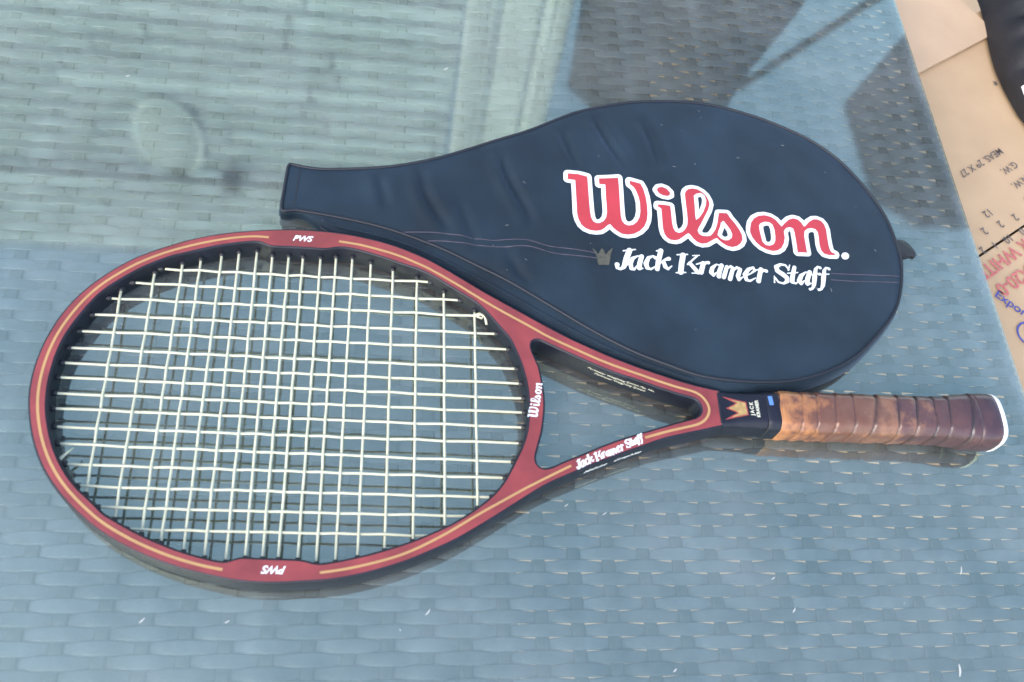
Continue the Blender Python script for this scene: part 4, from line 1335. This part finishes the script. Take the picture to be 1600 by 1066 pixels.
# dark slanted panel
dv = [(1290, 560), (1900, 560), (1900, 1500), (1640, 1520), (1430, 1400), (1180, 1060), (1225, 740)]
dn = len(dv)
dvv = [(x * MM, 1.60, z * MM) for x, z in dv] + [(x * MM, 1.63, z * MM) for x, z in dv]
dff = [tuple(range(dn)), tuple(reversed(range(dn, 2 * dn)))] + [(i, dn + i, dn + (i + 1) % dn, (i + 1) % dn) for i in range(dn)]
panel = empty('dark_banner', 'dark slanted banner on a post, mirrored in the glass at right', 'banner', (0, 0, 0))
link('cloth', mesh('banner', dvv, dff), MT['bag'], panel, False)
link('post', tube([(1700, 1640, -458), (1700, 1640, 560), (1700, 1640, 1480)], 18, 12), MT['piping'], panel)

# house wall of pale lapped boards behind the table, mirrored at upper left
house = empty('house_wall', 'pale house wall of lapped boards mirrored in the glass at upper left', 'house wall', (-1.2, 3.0, -0.46))
hrng = random.Random(11)
hm = [pmat('weathered pale board', (0.46 * k, 0.56 * k, 0.66 * k), 0.8, var=0.12, vscale=5) for k in (1.0, 0.86, 1.12)]
HX0, HX1, HTOP, HB = -3.4, 0.343, 4.013, 0.105
zz = 0.02
while zz < HTOP + 0.46 - HB:
    x = HX0 + hrng.uniform(0, 0.4)
    xa = HX0
    while xa < HX1 - 0.01:
        xb = min(HX1, xa + hrng.uniform(0.5, 1.4))
        lip = hrng.uniform(-0.002, 0.002)
        v = [(xq + 1.2, yq, zq) for xq in (xa + 0.006, xb - 0.006) for yq, zq in ((-0.030 + lip, zz), (-0.016, zz + HB - 0.009), (0.0, zz + HB - 0.009), (0.0, zz))]
        link('board', mesh('board', v, [(0, 1, 5, 4), (1, 2, 6, 5), (2, 3, 7, 6), (3, 0, 4, 7), (3, 2, 1, 0), (4, 5, 6, 7)]), hm[hrng.randrange(3)], house, False)
        xa = xb
    zz += HB
link('shade_backing', mesh('shade_backing', [(x + 1.2, y, z) for x in (HX0, HX1) for y, z in ((0.001, 0), (0.001, HTOP + 0.46), (0.12, HTOP + 0.46), (0.12, 0))], [(0, 1, 5, 4), (1, 2, 6, 5), (2, 3, 7, 6), (3, 0, 4, 7), (3, 2, 1, 0), (4, 5, 6, 7)]), MT['piping'], house, False)  # black, so the board gaps stand in for deep lip shadow
# conduit, junction box and round lamp fixed to the wall
CAB0 = np.array([-1756, 2930.0, 3252])
CAB1 = np.array([-447, 2930.0, 3253])
CABJ = np.array([-685, 2915.0, 3232])
CABC = np.array([-946, 2966.0, 2992])
cable = link('wall_conduit', tube([CAB0 + (CAB1 - CAB0) * t for t in np.linspace(-0.5, 1.5, 12)], 16.0, 8), MT['piping'], None)
tag(cable, 'thin dark conduit on the house wall, mirrored as a line left of the cover', 'conduit')
clip = link('junction_box', slab(CABJ[0] - 42, CABJ[0] + 42, CABJ[1] - 30, CABJ[1] + 30, CABJ[2] - 42, CABJ[2] + 50, 6), MT['piping'], None)
tag(clip, 'small dark junction box on the conduit, mirrored left of the cover opening', 'junction box')
lamp = empty('wall_lamp', 'round white wall lamp mirrored in the glass at upper left', 'lamp', tuple(CABC * MM))
lr = []
for d_, rr in ((0, 280), (8, 280), (14, 272), (14, 246), (6, 240)):
    lr.append([(rr * 0.55 * math.cos(t), -d_, rr * math.sin(t)) for t in np.linspace(0, 2 * math.pi, 40, endpoint=False)])
mlamp = pmat('pale grey enamel', (0.66, 0.77, 0.86), 0.4)
link('rim', loft(lr), mlamp, lamp)
lr = []
for d_, rr in ((6, 239), (10, 215), (14, 165), (17, 95), (18, 20)):
    lr.append([(rr * 0.55 * math.cos(t), -d_, rr * math.sin(t)) for t in np.linspace(0, 2 * math.pi, 40, endpoint=False)])
link('diffuser', loft(lr), pmat('frosted cover', (0.33, 0.41, 0.48), 0.5), lamp)
